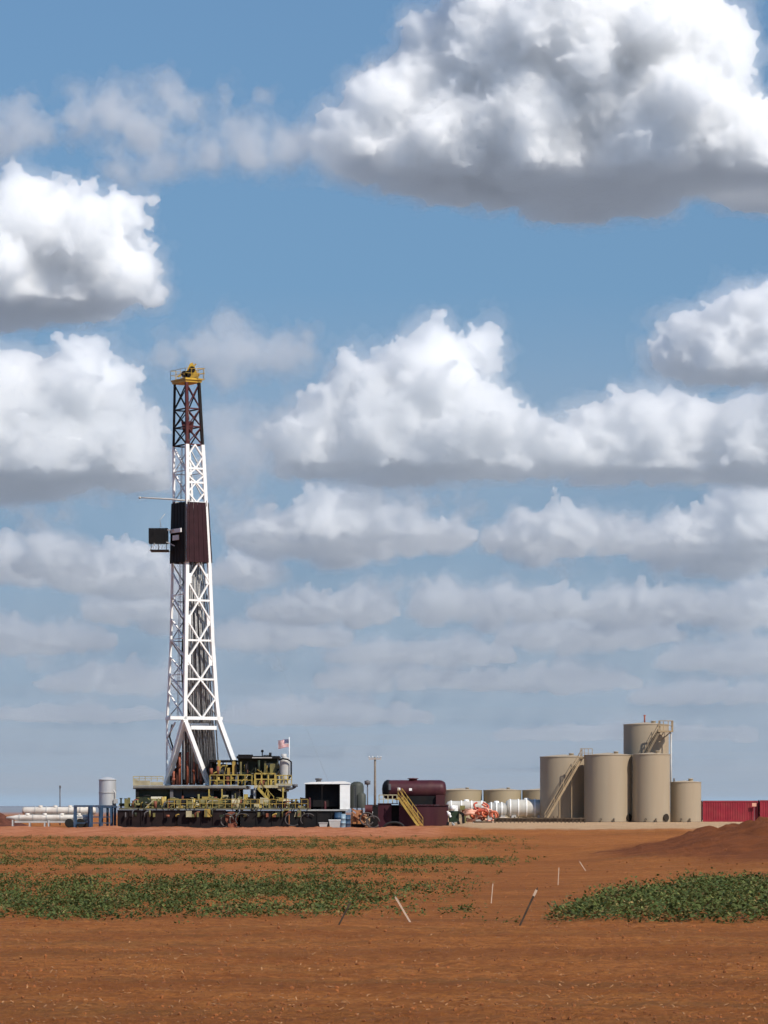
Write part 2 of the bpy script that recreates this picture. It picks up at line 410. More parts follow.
def stairs(a, b, w, name_parent, mrail, mtread, side=Vector((0, 1, 0)), rail=True):
    """flight from foot a to head b: two stringers, treads and handrails, as children"""
    a, b = Vector(a), Vector(b); n = max(4, int(abs(b.z - a.z) / .22)); w2 = side.normalized() * w / 2
    st = MB()
    for sg in (-1, 1): st.bar(a + w2 * sg, b + w2 * sg, .06, .26)
    o = st.build('stringer', mrail, name_parent)
    tr = MB()
    for i in range(1, n):
        p = a.lerp(b, i / n); tr.bar(p - w2, p + w2, .26, .04)
    tr.build('tread', mtread, name_parent)
    if rail:
        hr = MB(); up = Vector((0, 0, 1.0))
        for sg in (-1, 1):
            hr.bar(a + w2 * sg + up, b + w2 * sg + up, .06); hr.bar(a + w2 * sg + up * .5, b + w2 * sg + up * .5, .045)
            for i in range(5):
                p = a.lerp(b, i / 4) + w2 * sg; hr.bar(p, p + up, .05)
        hr.build('handrail', mrail, name_parent)
# ------------------------------------------------------------------ the ground: ploughed field, bank, drilling pad, out to the horizon
from mathutils import noise as mn
def vnoise(x, y, seed, freq):
    """smooth value noise on arrays"""
    x = x * freq + seed * 17.13; y = y * freq + seed * 7.77
    xi = np.floor(x); yi = np.floor(y); fx = x - xi; fy = y - yi
    fx = fx * fx * (3 - 2 * fx); fy = fy * fy * (3 - 2 * fy)
    def h(a, b):
        q = np.sin(a * 127.1 + b * 311.7 + seed * 3.3) * 43758.5453
        return q - np.floor(q)
    return (h(xi, yi) * (1 - fx) + h(xi + 1, yi) * fx) * (1 - fy) + (h(xi, yi + 1) * (1 - fx) + h(xi + 1, yi + 1) * fx) * fy
def fbm(x, y, seed, freq, n=4):
    a, t, amp = 0, 0, 1.0
    for k in range(n):
        a = a + amp * vnoise(x, y, seed + k, freq * 2 ** k); t += amp; amp *= .55
    return a / t
def sstep(a, b, v):
    t = np.clip((v - a) / (b - a), 0, 1); return t * t * (3 - 2 * t)
def mound(x, y):
    # y in half metres of depth, as every plan function below
    """the heap of dug soil on the right"""
    q = np.exp(-((x - 18.6) / 6.2) ** 2 - ((y - 84) / 12.0) ** 2)
    q2 = np.exp(-((x - 27.5) / 7.0) ** 2 - ((y - 90) / 8.0) ** 2)
    return np.maximum(q * 1.75, q2 * 1.8) * (.70 + .45 * fbm(x, y, 5, .35) + .22 * fbm(x * 1.6, y, 6, 1.1))
def track(x, y):
    """1 on the bare graded strip that climbs from the stakes to the tank pad"""
    c = 2.2 + (y - 40) * .115
    return sstep(1, 0, np.abs(x - c) / (2.6 + (y - 40) * .035) - .35) * sstep(33, 40, y) * sstep(175, 140, y)
def height(x, y):
    x = np.asarray(x, float); yt = np.asarray(y, float); y = yt * .5
    pad_r = sstep(5.5, 9.5, x)                                         # tank pad, raised, on the right
    edge = 150 + (fbm(x, y * 0, 9, .12) - .5) * 9
    pad = pad_r * .58 * sstep(edge - 7, edge + 2, y)
    bank = (1 - pad_r) * (.62 + .45 * (fbm(x, y, 3, .16) - .5) + .22 * (fbm(x, y, 4, .7) - .5) + .16 * sstep(-20, -45, x)) * np.exp(-((y - edge - 2) / 5.5) ** 2)
    z = pad + bank
    near = sstep(185, 150, y)
    rough = (fbm(x, y, 21, .9) - .5) * .10 + (fbm(x, yt, 22, 4.5, 3) - .5) * .10
    ridge = (fbm(x * .45, y, 31, .11, 3) - .5) * 1.15 * sstep(70, 95, y) * sstep(150, 125, y) * sstep(-4, 10, x)
    z = z + near * (rough + ridge)
    z = z - track(x, y) * (.06 + near * rough * .55)
    z = z + mound(x, y) * (1 + (fbm(x, yt, 41, .9, 5) - .5) * .55)
    z = z + near * .07 * sstep(.0, 1, np.sin(x * .35 + 3 * fbm(x, y, 51, .1)) ) * np.exp(-((y - 34.5 - fbm(x, y * 0, 52, .2) * 1.5) / 1.1) ** 2)
    return z
def graded(a, b, f):
    out = [a]
    while out[-1] < b: out.append(out[-1] + f(out[-1]))
    return out
ys = [-90000, -9000, -900, -100, -20, 0, 14, 24] + graded(30, 420, lambda v: min(2.8, max(.1, v * v / 8640 * .55))) + graded(428, 840, lambda v: 16) + [1000, 1300, 1800, 2500, 4000, 8000, 20000, 90000]
xs = graded(0, 13, lambda v: .075) ; xs += graded(xs[-1] + .12, 48, lambda v: .2); xs += graded(xs[-1] + 1, 110, lambda v: 4) + [150, 250, 500, 1500, 6000, 20000, 90000]
xs = [-v for v in xs[:0:-1]] + xs
GX, GY = np.meshgrid(np.array(xs), np.array(ys))
GZ = np.where((GY > 20) & (GY < 860) & (np.abs(GX) < 120), height(GX, GY), 0)
nx, ny = len(xs), len(ys)
idx = np.arange(nx * ny).reshape(ny, nx)
faces = np.stack([idx[:-1, :-1], idx[:-1, 1:], idx[1:, 1:], idx[1:, :-1]], -1).reshape(-1, 4)
me = bpy.data.meshes.new('ground')
me.from_pydata(np.stack([GX, GY, GZ], -1).reshape(-1, 3).tolist(), [], faces.tolist())
me.polygons.foreach_set('use_smooth', [True] * len(me.polygons))
# what lies on top where: caliche on the tank pad, freshly dug soil, damp or trodden soil, weed litter
zone = np.zeros((nx * ny, 4), np.float32); zone[:, 3] = 1
gx, gy = GX.ravel(), GY.ravel() * .5
edge = 149 + (fbm(gx, gy * 0, 9, .12) - .5) * 9
jit = (fbm(gx, gy, 61, .5) - .5)
zone[:, 0] = sstep(3.5, 8.0, gx + jit * 4) * sstep(.5, 2.5, gy - edge + jit * 3) * sstep(700, 300, gy)
zone[:, 1] = np.maximum(np.exp(-((gy - edge + 1.5) / 7.5) ** 2) * sstep(8, 2, gx) * sstep(-.4, .1, jit + .2), 0)
zone[:, 2] = np.maximum(sstep(.16, .42, mound(gx, gy) + jit * .25), track(gx, gy) * .12)
at_ = me.color_attributes.new('zone', 'FLOAT_COLOR', 'POINT'); at_.data.foreach_set('color', zone.ravel())
ground = bpy.data.objects.new('ground', me); col.objects.link(ground)
tag(ground, 'rough reddish brown ploughed field and drilling pad reaching to the horizon', kind='structure')
def soil():
    m = bpy.data.materials.new('soil'); m.use_nodes = True; t = m.node_tree; L = t.links.new
    p = t.nodes['Principled BSDF']; p.inputs['Roughness'].default_value = .95; p.inputs['Specular IOR Level'].default_value = .15
    tc = t.nodes.new('ShaderNodeTexCoord'); O = tc.outputs['Object']
    def nz(scale, detail=6, rough=.6, mapping=None):
        n = t.nodes.new('ShaderNodeTexNoise'); n.inputs['Scale'].default_value = scale; n.inputs['Detail'].default_value = detail; n.inputs['Roughness'].default_value = rough
        if mapping:
            mp = t.nodes.new('ShaderNodeMapping'); mp.inputs['Scale'].default_value = mapping; L(O, mp.inputs[0]); L(mp.outputs[0], n.inputs['Vector'])
        else: L(O, n.inputs['Vector'])
        return n.outputs[0]
    def rng_(v, a, b, c, d):
        r = t.nodes.new('ShaderNodeMapRange'); L(v, r.inputs[0])
        for i, q in enumerate((a, b, c, d)): r.inputs[1 + i].default_value = q
        return r.outputs[0]
    def mixc(f, a, b, blend='MIX'):
        x = t.nodes.new('ShaderNodeMix'); x.data_type = 'RGBA'; x.blend_type = blend
        if isinstance(f, float): x.inputs[0].default_value = f
        else: L(f, x.inputs[0])
        for k, v in ((6, a), (7, b)):
            if isinstance(v, tuple): x.inputs[k].default_value = (*v, 1)
            else: L(v, x.inputs[k])
        return x.outputs[2]
    def mul(a, b):
        n = t.nodes.new('ShaderNodeMath'); n.operation = 'MULTIPLY'
        for i, v in enumerate((a, b)):
            if isinstance(v, float): n.inputs[i].default_value = v
            else: L(v, n.inputs[i])
        return n.outputs[0]
    va = t.nodes.new('ShaderNodeVertexColor'); va.layer_name = 'zone'
    sp = t.nodes.new('ShaderNodeSeparateColor'); L(va.outputs[0], sp.inputs[0])
    c = mixc(rng_(nz(.35, 8, .65), .35, .65, 0, 1), (.43, .142, .032), (.55, .205, .052))
    c = mixc(rng_(nz(9, 5, .7, (.7, .45, 1)), .46, .62, 0, .55), c, (.21, .066, .018))
    c = mixc(rng_(nz(6, 5, .7, (.6, .4, 1)), .54, .66, 0, .55), c, (.56, .23, .066))
    c = mixc(rng_(nz(2.4, 6, .65, (.4, 1.0, 1)), .45, .60, 0, .5), c, (.22, .069, .018))
    c = mixc(rng_(nz(.16, 5, .6, (.12, 1.0, 1)), .47, .60, 0, .5), c, (.24, .077, .020))
    # pale straw and husks lying in the furrows
    c = mixc(rng_(nz(9, 5, .7, (.45, 1.3, 1)), .60, .70, 0, .45), c, (.50, .25, .10))
    c = mixc(mul(rng_(nz(.5, 6, .6, (.25, 1, 1)), .5, .66, 0, 1), .28), c, (.19, .125, .045))
    c = mixc(sp.outputs[1], c, mixc(rng_(nz(.6, 6), .35, .65, 0, 1), (.42, .140, .058), (.58, .24, .125)))
    c = mixc(sp.outputs[2], c, mixc(rng_(nz(.8, 7), .35, .65, 0, 1), (.17, .052, .016), (.27, .084, .025)))
    c = mixc(sp.outputs[0], c, mixc(rng_(nz(.5, 7), .35, .65, 0, 1), (.47, .295, .16), (.62, .42, .25)))
    # far land: blue-grey, coloured to bounce cool fill light onto the cloud undersides
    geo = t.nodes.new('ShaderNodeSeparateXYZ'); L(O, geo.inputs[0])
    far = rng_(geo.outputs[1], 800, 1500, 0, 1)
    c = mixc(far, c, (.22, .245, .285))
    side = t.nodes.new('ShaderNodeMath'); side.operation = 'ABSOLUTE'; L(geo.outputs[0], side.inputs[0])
    c = mixc(rng_(side.outputs[0], 400, 900, 0, 1), c, (.22, .245, .285))  # same cloud-fill tone on the land off to the sides
    L(c, p.inputs['Base Color'])
    b = t.nodes.new('ShaderNodeBump'); b.inputs['Strength'].default_value = 1.0; b.inputs['Distance'].default_value = .18
    L(nz(11, 7, .7), b.inputs['Height']); L(b.outputs[0], p.inputs['Normal'])
    return m
me.materials.append(soil())
def gz(x, y): return float(height(np.array([x]), np.array([y]))[0])

# ------------------------------------------------------------------ weeds, clods and straw
def leaf_material():
    m = bpy.data.materials.new('weed_leaves'); m.use_nodes = True; t = m.node_tree; L = t.links.new
    p = t.nodes['Principled BSDF']; p.inputs['Roughness'].default_value = .6; p.inputs['Specular IOR Level'].default_value = .1
    a = t.nodes.new('ShaderNodeVertexColor'); a.layer_name = 'tone'; L(a.outputs[0], p.inputs['Base Color'])
    tr = t.nodes.new('ShaderNodeBsdfTranslucent'); L(a.outputs[0], tr.inputs[0])
    ms = t.nodes.new('ShaderNodeMixShader'); ms.inputs[0].default_value = .25
    out = t.nodes['Material Output']; L(p.outputs[0], ms.inputs[1]); L(tr.outputs[0], ms.inputs[2]); L(ms.outputs[0], out.inputs[0])
    return m
def weeds():
    rng = np.random.default_rng(77)
    N = 150000
    yt = rng.uniform(62, 296, N); x = (rng.uniform(-60, 830, N) - CX) * yt / F
    px = x * F / yt + CX; row = HOR + CAMZ * F / yt; y = yt * .5
    patch = fbm(x, y, 71, .22, 3); fine = fbm(x, y, 72, .8, 3); rows = fbm(x * .12, y, 73, .30, 3)
    big = fbm(x, y, 74, .07, 2)
    # the dense belt on the left, thinning upwards and to the right
    belt = sstep(925, 914, row + (fine - .5) * 22 + px * .012) * sstep(876, 889, row + (rows - .5) * 22) * sstep(500, 310, px + (patch - .5) * 130)
    thin = sstep(838, 868, row) * sstep(905, 890, row) * sstep(500, 400, px + (patch - .5) * 120) * sstep(.54, .66, .5 * rows + .5 * patch) * .55
    wisp = sstep(834, 842, row) * sstep(880, 868, row) * sstep(560, 440, px) * sstep(.52, .66, rows * .6 + fine * .4) * .34
    # the tall belt on the right
    top = np.interp(px, [540, 560, 600, 640, 690, 840], [921, 914, 899, 889, 883, 884])
    right = sstep(926, 919, row + (fine - .5) * 8) * sstep(-3, 4, row - top + (patch - .5) * 12) * sstep(545, 572, px + (patch - .5) * 30)
    tuft = sstep(926, 917, row) * sstep(900, 908, row) * sstep(380, 420, px) * sstep(560, 520, px) * sstep(.60, .68, patch * .5 + fine * .5) * .8
    sprout = sstep(932, 940, row) * 0
    blot = fbm(x * .6, y, 76, .42, 4)
    dens = np.maximum.reduce([belt * (.12 + .88 * sstep(.34, .56, .55 * blot + .45 * fine)), thin, wisp, right, tuft, sprout])
    keep = rng.random(N) < dens * np.clip(y / 105.0, 0, 1) ** 1.0 * 1.25 * .50
    x, y, yt, rt, px = x[keep], y[keep], yt[keep], right[keep], px[keep]
    n = len(x); print('weed clumps', n)
    hgt = (.11 + .13 * rng.random(n)) * (1 + .8 * (rt > .4)) * (.75 + .6 * fbm(x, y, 75, .5, 2)); wid = hgt * rng.uniform(.7, 1.15, n)
    zg = height(x, yt)
    q = 18
    ci = np.repeat(np.arange(n), q); M = n * q
    th = rng.uniform(0, 2 * PI, M); rad = np.sqrt(rng.random(M)) * wid[ci]; up = rng.random(M) ** .8
    base = np.stack([x[ci] + np.cos(th) * rad, yt[ci] + np.sin(th) * rad * 1.4, zg[ci] + up * hgt[ci] * (1.1 - .6 * (rad / wid[ci]) ** 2)], -1)
    ln = rng.uniform(.035, .095, M) * (1 + .25 * (rt[ci] > .4)); wd = ln * rng.uniform(.3, .5, M)
    az = th + rng.normal(0, .7, M); el = rng.uniform(-.5, 1.0, M)
    d = np.stack([np.cos(az) * np.cos(el), np.sin(az) * np.cos(el), np.sin(el)], -1)
    sd = np.stack([-np.sin(az), np.cos(az), rng.normal(0, .35, M)], -1)
    v = np.stack([base, base + d * (ln * .5)[:, None] + sd * wd[:, None], base + d * ln[:, None], base + d * (ln * .5)[:, None] - sd * wd[:, None]], 1)
    v[..., 2] = np.maximum(v[..., 2], zg[ci][:, None] + .005)
    me = bpy.data.meshes.new('weeds')
    me.vertices.add(M * 4); me.vertices.foreach_set('co', v.reshape(-1).astype(np.float32))
    me.loops.add(M * 4); me.loops.foreach_set('vertex_index', np.arange(M * 4, dtype=np.int32))
    me.polygons.add(M); me.polygons.foreach_set('loop_start', np.arange(0, M * 4, 4, dtype=np.int32))
    me.update(calc_edges=True)
    tone = np.array([(.064, .086, .023), (.092, .116, .034), (.140, .148, .048), (.064, .095, .031), (.21, .15, .06)])
    w = rng.choice(5, n, p=[.3, .3, .17, .18, .05])
    c = tone[w][ci] * rng.uniform(.7, 1.35, M)[:, None] * (.65 + .7 * fbm(x, y, 77, .6, 3))[ci][:, None]
    ca = np.ones((M, 4, 4), np.float32); ca[:, :, :3] = c[:, None, :]
    a = me.color_attributes.new('tone', 'FLOAT_COLOR', 'POINT'); a.data.foreach_set('color', ca.reshape(-1))
    me.materials.append(leaf_material())
    o = bpy.data.objects.new('weeds', me); col.objects.link(o)
    tag(o, 'low green weeds growing in patches across the red field', 'weeds', kind='stuff')
weeds()
def clods():
    rng = np.random.default_rng(5)
    n = 3000
    y = 1 / rng.uniform(1 / 150., 1 / 34., n); x = (rng.uniform(-40, 810, n) - CX) * y / F
    keep = (rng.random(n) < .25 + .75 * sstep(.4, .6, fbm(x, y, 81, .7, 3))); x, y = x[keep], y[keep]; n = len(x)
    v0, f0 = ico(1); k = len(v0)
    r = .006 + .017 * rng.random(n) ** 2.2 + .0002 * y
    v = v0[None] * (r[:, None, None] * rng.uniform(.6, 1.3, (n, 1, 3))) * rng.uniform(.75, 1.2, (n, k, 1))
    v += np.stack([x, y, height(x, y) + r * .2], -1)[:, None, :]
    f = (f0[None] + (np.arange(n) * k)[:, None, None]).reshape(-1, 3)
    me = bpy.data.meshes.new('soil_clods'); me.from_pydata(v.reshape(-1, 3).tolist(), [], f.tolist())
    me.materials.append(mat('dry_clods', (.24, .077, .019), .95, var=.4, scale=.9))
    tag(bpy.data.objects.new('soil_clods', me), 'small red clods of soil strewn over the ploughed ground', 'soil clods', kind='stuff'); col.objects.link(bpy.data.objects['soil_clods'])
    # straw
    n = 2600
    y = 1 / rng.uniform(1 / 120., 1 / 34., n); x = (rng.uniform(-40, 810, n) - CX) * y / F
    keep = rng.random(n) < sstep(.38, .62, fbm(x * .35, y, 91, .6, 3)) * .95 + .05; x, y = x[keep], y[keep]; n = len(x)
    L_ = rng.uniform(.008, .035, n); a = rng.uniform(0, PI, n); w = rng.uniform(.003, .008, n) + .00006 * y
    d = np.stack([np.cos(a), np.sin(a), rng.normal(.05, .25, n)], -1) * L_[:, None]; sd = np.stack([-np.sin(a), np.cos(a), np.zeros(n)], -1) * w[:, None]
    b = np.stack([x, y, height(x, y) + .022], -1)
    v = np.stack([b - d - sd, b + d - sd, b + d + sd, b - d + sd], 1); v2 = v.copy(); v2[..., 2] += .006
    vv = np.concatenate([v, v2], 1)
    q = np.array([(3, 2, 1, 0), (4, 5, 6, 7), (0, 1, 5, 4), (1, 2, 6, 5), (2, 3, 7, 6), (3, 0, 4, 7)])
    f = (q[None] + (np.arange(n) * 8)[:, None, None]).reshape(-1, 4)
    me = bpy.data.meshes.new('straw_litter'); me.from_pydata(vv.reshape(-1, 3).tolist(), [], f.tolist())
    me.materials.append(mat('dry_straw', (.36, .175, .07), .9, var=.35, scale=.8))
    tag(bpy.data.objects.new('straw_litter', me), 'bits of dry straw lying on the ploughed red soil', 'straw', kind='stuff'); col.objects.link(bpy.data.objects['straw_litter'])
clods()
# survey stakes: lath pegs left standing askew along the field's edge
def stake(label, foot, head, w, m, tip=None):
    Yf = CAMZ * F / (foot[1] - HOR)
    x, y = X(foot[0], Yf), Yf
    zf = gz(x, y)
    a = Vector((x, y, zf - .03)); b = Vector((X(head[0], Yf), Yf + .05, CAMZ + (HOR - head[1]) * Yf / F))
    root = thing('survey_stake', label, 'stake', a, 'survey stakes left in the field')
    w *= .72; s = MB(); s.bar(a, b, w, w * .5, (0, 1, 0)); 
    d = (b - a).normalized(); s.bar(b, b + d * w * .8, w * .55, w * .4, (0, 1, 0)); s.build('lath', m, root)
    if tip: t_ = MB(); t_.bar(b - d * .16, b - d * .02, w * 1.25, w * .8, (0, 1, 0)); t_.build('flagging_tape', tip, root)
stake('pale wooden stake leaning left, thickest and brightest of the stakes', (411, 921), (396, 898), .055, PALEWOOD)
stake('dark bare stake leaning right at the end of the dense weed belt', (338, 927), (350, 903), .05, DARKWOOD)
stake('dark stake with pale tape at its top, beside the right weed belt', (519, 925), (537, 889), .055, DARKWOOD, PALEWOOD)
stake('thin pale upright stake on the bare track, nearest the dark taped one', (491, 901), (493, 884), .032, PALEWOOD)
stake('thin pale upright stake on the upper half of the bare track', (558, 883), (559, 868), .034, PALEWOOD)
stake('short pale stake tilted left, farthest up the bare track', (586, 870), (580, 862), .042, PALEWOOD)
# ------------------------------------------------------------------ the drilling rig
YM = 398; PXM = YM / F
DR = Vector((math.cos(R(31)), math.sin(R(31)), 0)); DL = Vector((-math.sin(R(31)), math.cos(R(31)), 0))
PROF = [(382, 173.5, 186.5, 198.5), (444, 172.2, 187, 202), (500, 172.5, 187.2, 205), (562, 171, 187, 208.5), (640, 169.3, 186, 211.5), (700, 166.5, 185, 215.5), (720, 165, 185, 218)]
def prof(py):
    ys_ = [p[0] for p in PROF]
    return [float(np.interp(py, ys_, [p[k] for p in PROF])) for k in (1, 2, 3)]
def mp(py, u, v):
    """point on the mast: u along the sunlit face, v along the shaded face, 0..1 from the near corner"""
    l, n, r = prof(py)
    a = (r - n) * PXM / DR.x; b = (l - n) * PXM / DL.x
    p = Vector((X(n, YM), YM, Z(py, YM)))
    return p + DR * (a * u) + DL * (b * v)
rig = thing('drilling_rig', 'tall drilling rig with white lattice mast, maroon wind wall and yellow crown', 'drilling rig', (X(190, YM), YM + 2, 0))
# legs
for (u, v) in ((0, 0), (1, 0), (0, 1), (1, 1)):
    near = v == 0
    m = MB()
    for y0, y1 in ((444, 500), (500, 562), (562, 640), (640, 700), (700, 722)):
        m.bar(mp(y0, u, v), mp(y1, u, v), .40 if near else .24, .34 if near else .22, DL)
    m.build('mast_leg', WHITE, rig)
    m = MB(); m.bar(mp(382, u, v), mp(444, u, v), .30 if near else .22, .28 if near else .2, DL)
    m.build('upper_mast_leg', DARKRED if u == 0 and v == 0 else NEARBLACK, rig)
def face(pa, pb, rows, mb, w, style, w2=None):
    """bracing between the two legs given by (u, v) pairs"""
    w2 = w2 or w
    P = lambda py, t: mp(py, pa[0] + (pb[0] - pa[0]) * t, pa[1] + (pb[1] - pa[1]) * t)
    for i, (y0, y1) in enumerate(zip(rows[:-1], rows[1:])):
        ym = (y0 + y1) / 2
        if style == 'diamond':
            for t in (0.04, .96):
                mb.bar(P(y0, .5), P(ym, t), w, w * .7); mb.bar(P(ym, t), P(y1, .5), w, w * .7)
            mb.bar(P(y1, 0), P(y1, 1), w2, w2 * .8)
        elif style == 'x':
            mb.bar(P(y0, 0), P(y1, 1), w, w * .7); mb.bar(P(y0, 1), P(y1, 0), w, w * .7); mb.bar(P(y1, 0), P(y1, 1), w2, w2 * .8)
        elif style == 'zig':
            mb.bar(P(y0, .97), P(y1, 0.1), w, w * .7)
            if i % 2: mb.bar(P(y0, 0), P(y0, 1), w2 * .6, w2 * .5)
    return mb
m = MB(); face((0, 0), (1, 0), [444, 468, 482, 502], m, .22, 'diamond', .26); m.build('sunlit_brace', WHITE, rig)
m = MB(); face((0, 0), (1, 0), [562, 600, 640, 679, 718], m, .24, 'diamond', .26)
for yy in (578, 620, 660):
    for t in (.10, .90): m.bar(mp(yy - 5, t, 0), mp(yy + 5, t, 0), .55, .12, DL)
m.build('sunlit_brace', WHITE, rig)
m = MB(); face((0, 0), (0, 1), [446, 470, 494], m, .18, 'zig'); m.build('shaded_brace', WHITE, rig)
m = MB(); face((0, 0), (0, 1), [572, 594, 618, 638, 656, 674, 692, 716], m, .19, 'zig'); m.build('shaded_brace', WHITE, rig)
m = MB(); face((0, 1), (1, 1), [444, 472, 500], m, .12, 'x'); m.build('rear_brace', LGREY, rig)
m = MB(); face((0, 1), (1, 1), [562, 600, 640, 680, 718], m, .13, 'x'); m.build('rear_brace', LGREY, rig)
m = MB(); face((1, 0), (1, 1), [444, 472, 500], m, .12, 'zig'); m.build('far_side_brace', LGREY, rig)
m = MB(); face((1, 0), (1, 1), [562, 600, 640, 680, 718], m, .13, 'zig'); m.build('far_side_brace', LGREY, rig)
for pa, pb in (((0, 0), (1, 0)), ((0, 0), (0, 1)), ((0, 1), (1, 1)), ((1, 0), (1, 1))):
    m = MB(); face(pa, pb, [383, 408, 426, 444], m, .13, 'x', .17); m.build('upper_brace', DARKRED if pa == (0, 0) and pb == (1, 0) else NEARBLACK, rig)
# ladder, standpipe and hoses on the shaded face, and the blocks inside
m = MB()
for t in (.32, .40): m.bar(mp(444, -.02, t), mp(716, -.02, t), .06)
for k in range(90): yy = 446 + k * 3; m.bar(mp(yy, -.02, .32), mp(yy, -.02, .40), .035)
m.build('ladder', LGREY, rig)
m = MB(); m.tube([mp(452, .05, .16), mp(562, .05, .16), mp(716, .05, .14), mp(716, .05, .14) - Vector((0, 0, 7))], .09); m.build('standpipe', LGREY, rig)
m = MB(); m.tube([mp(560, .25, .35), mp(610, .2, .5), mp(665, .16, .55), mp(700, .2, .45), mp(714, .3, .3)], .08); m.build('rotary_hose', RUBBER, rig)
for k in range(4):
    m = MB(); t = .38 + .07 * k; m.tube([mp(382, t, .5), mp(735, t, .5)], .025, 5); m.build('drilling_line', STEEL, rig)
blk = MB(); blk.prism([(mp(420, .5, .5).x - .7, mp(420, .5, .5).z), (mp(420, .5, .5).x + .7, mp(420, .5, .5).z), (mp(431, .5, .5).x + .5, mp(431, .5, .5).z), (mp(431, .5, .5).x - .5, mp(431, .5, .5).z)], mp(420, .5, .5).y - .3, mp(420, .5, .5).y + .3); blk.build('travelling_block', DARKRED, rig)
# stands of drill pipe racked inside
rng = random.Random(3)
stand = MB()
for i in range(9):
    for j in range(5):
        u0 = .30 + i * .075; v0 = .25 + j * .12
        top = mp(556, u0, v0); foot = mp(720, u0 * 1.05 + .02, v0); foot.z = Z(783, YM); foot.x += (u0 - .3) * 1.2
        stand.tube([foot, foot.lerp(top, .5) + Vector((rng.uniform(-.12, .12), 0, 0)), top], .075, 6)
stand.build('drill_pipe_rack', STEEL, rig)['kind'] = 'stuff'
# wind wall round the racking board
def wall_panel(pa, pb, name, m_, off):
    P = lambda py, t: mp(py, pa[0] + (pb[0] - pa[0]) * (t * 1.0 - .09), pa[1] + (pb[1] - pa[1]) * (t * 1.0 - .09))
    mb = MB(); n = 9
    nrm = (DR if pa[0] != pb[0] else DL).cross(Vector((0, 0, 1))).normalized() * off
    for i in range(n):                                   # vertical sheets, each lapping a little
        t0, t1 = i / n + .004, (i + 1) / n - .004
        k = nrm + nrm.normalized() * (.03 if i % 2 else 0)
        q = [P(562, t0) + k, P(562, t1) + k, P(502, t1) + k, P(502, t0) + k]
        b = nrm.normalized() * .05
        mb.add([*q, *[p - b for p in q]], [(0, 1, 2, 3), (7, 6, 5, 4), (0, 4, 5, 1), (1, 5, 6, 2), (2, 6, 7, 3), (3, 7, 4, 0)])
    return mb.build(name, m_, rig)
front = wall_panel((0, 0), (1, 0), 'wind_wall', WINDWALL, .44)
side = wall_panel((0, 0), (0, 1), 'wind_wall', BLACK, -.44)  # black instead of maroon: this face's shade is put into its paint
wall_panel((0, 1), (1, 1), 'wind_wall', WINDWALL, -.25)
wall_panel((1, 0), (1, 1), 'wind_wall', WINDWALL, .25)
def on_side(py0, py1, t0, t1, off, name, m_, parent):
    mb = MB(); nn = DR * -1
    q = [mp(py1, 0, t0) + nn * .52, mp(py1, 0, t1) + nn * .52, mp(py0, 0, t1) + nn * .52, mp(py0, 0, t0) + nn * .52]
    mb.add([*q, *[p + nn * off for p in q]], [(3, 2, 1, 0), (4, 5, 6, 7), (0, 1, 5, 4), (1, 2, 6, 5), (2, 3, 7, 6), (3, 0, 4, 7)])
    return mb.build(name, m_, parent)
on_side(528, 532, .08, .88, .16, 'bright_opening', WHITE, side)  # white boxes standing in for wall openings with bright sky behind
on_side(534.5, 539.5, .28, .66, .16, 'bright_opening', WHITE, side)
for (u, v) in ((0, 0), (1, 0), (0, 1)):
    m = MB(); c_ = mp(502, u, v); m.bar(c_ - Vector((0, 0, .4)), c_ + Vector((0, 0, .25)), .3); m.build('wall_post', MAROON, front)
# tubing board box hung off the shaded side
YB = YM + 1.5
b_ = MB(); x0, x1 = X(148.5, YB), X(167.5, YB)
for (ya, yb) in ((YB, YB + .08), (YB + 1.9, YB + 1.98)):
    for i in range(6):
        xa = x0 + (x1 - x0) * i / 6; b_.box(xa + .01, xa + (x1 - x0) / 6 - .01, ya - (.03 if i % 2 else 0), yb, Z(543, YB), Z(528, YB))
for xa in (x0, x1 - .07): b_.box(xa, xa + .07, YB + .1, YB + 1.87, Z(543, YB), Z(528, YB))
board = b_.build('side_board', BLACK, rig)
m = MB(); m.box(x0 + .2, x1 + .1, YB - .1, YB + 2.1, Z(551, YB), Z(549.6, YB))
for xa in (x0 + .3, x0 + 1.1, x1 - .1): m.bar((xa, YB - .05, Z(550, YB)), (xa, YB - .05, Z(543, YB)), .07)
m.build('board_platform', NEARBLACK, board)
m = MB(); m.bar((x0 + .1, YB - .05, Z(551, YB)), (x0 + .7, YB - .05, Z(543, YB)), .08); m.bar((x1 - .1, YB, Z(542, YB)), (x1 + .8, YB - .2, Z(546, YB)), .12); m.bar((x1, YB, Z(530, YB)), (x1 + .7, YB - .2, Z(530, YB)), .12)
for i in range(5): m.bar((x0 + .5 + i * .32, YB - .08, Z(549, YB)), (x0 + .7 + i * .32, YB - .08, Z(544, YB)), .05)
m.build('board_strut', LGREY, board)
# boom
m = MB(); m.tube([(X(139.5, YM), YM - .2, Z(497.6, YM)), (X(150, YM), YM - .2, Z(498.2, YM)), (X(172, YM), YM, Z(499.2, YM)), (X(190, YM), YM, Z(501, YM))], [.06, .08, .1, .1]); m.ball((X(140, YM), YM - .2, Z(497.8, YM)), .15); m.build('boom', LGREY, rig)
m = MB(); m.tube([(X(161, YM), YM, Z(527, YM)), (X(160, YM), YM, Z(520, YM)), (X(165, YM), YM, Z(514, YM))], .035, 5); m.build('antenna', LGREY, rig)
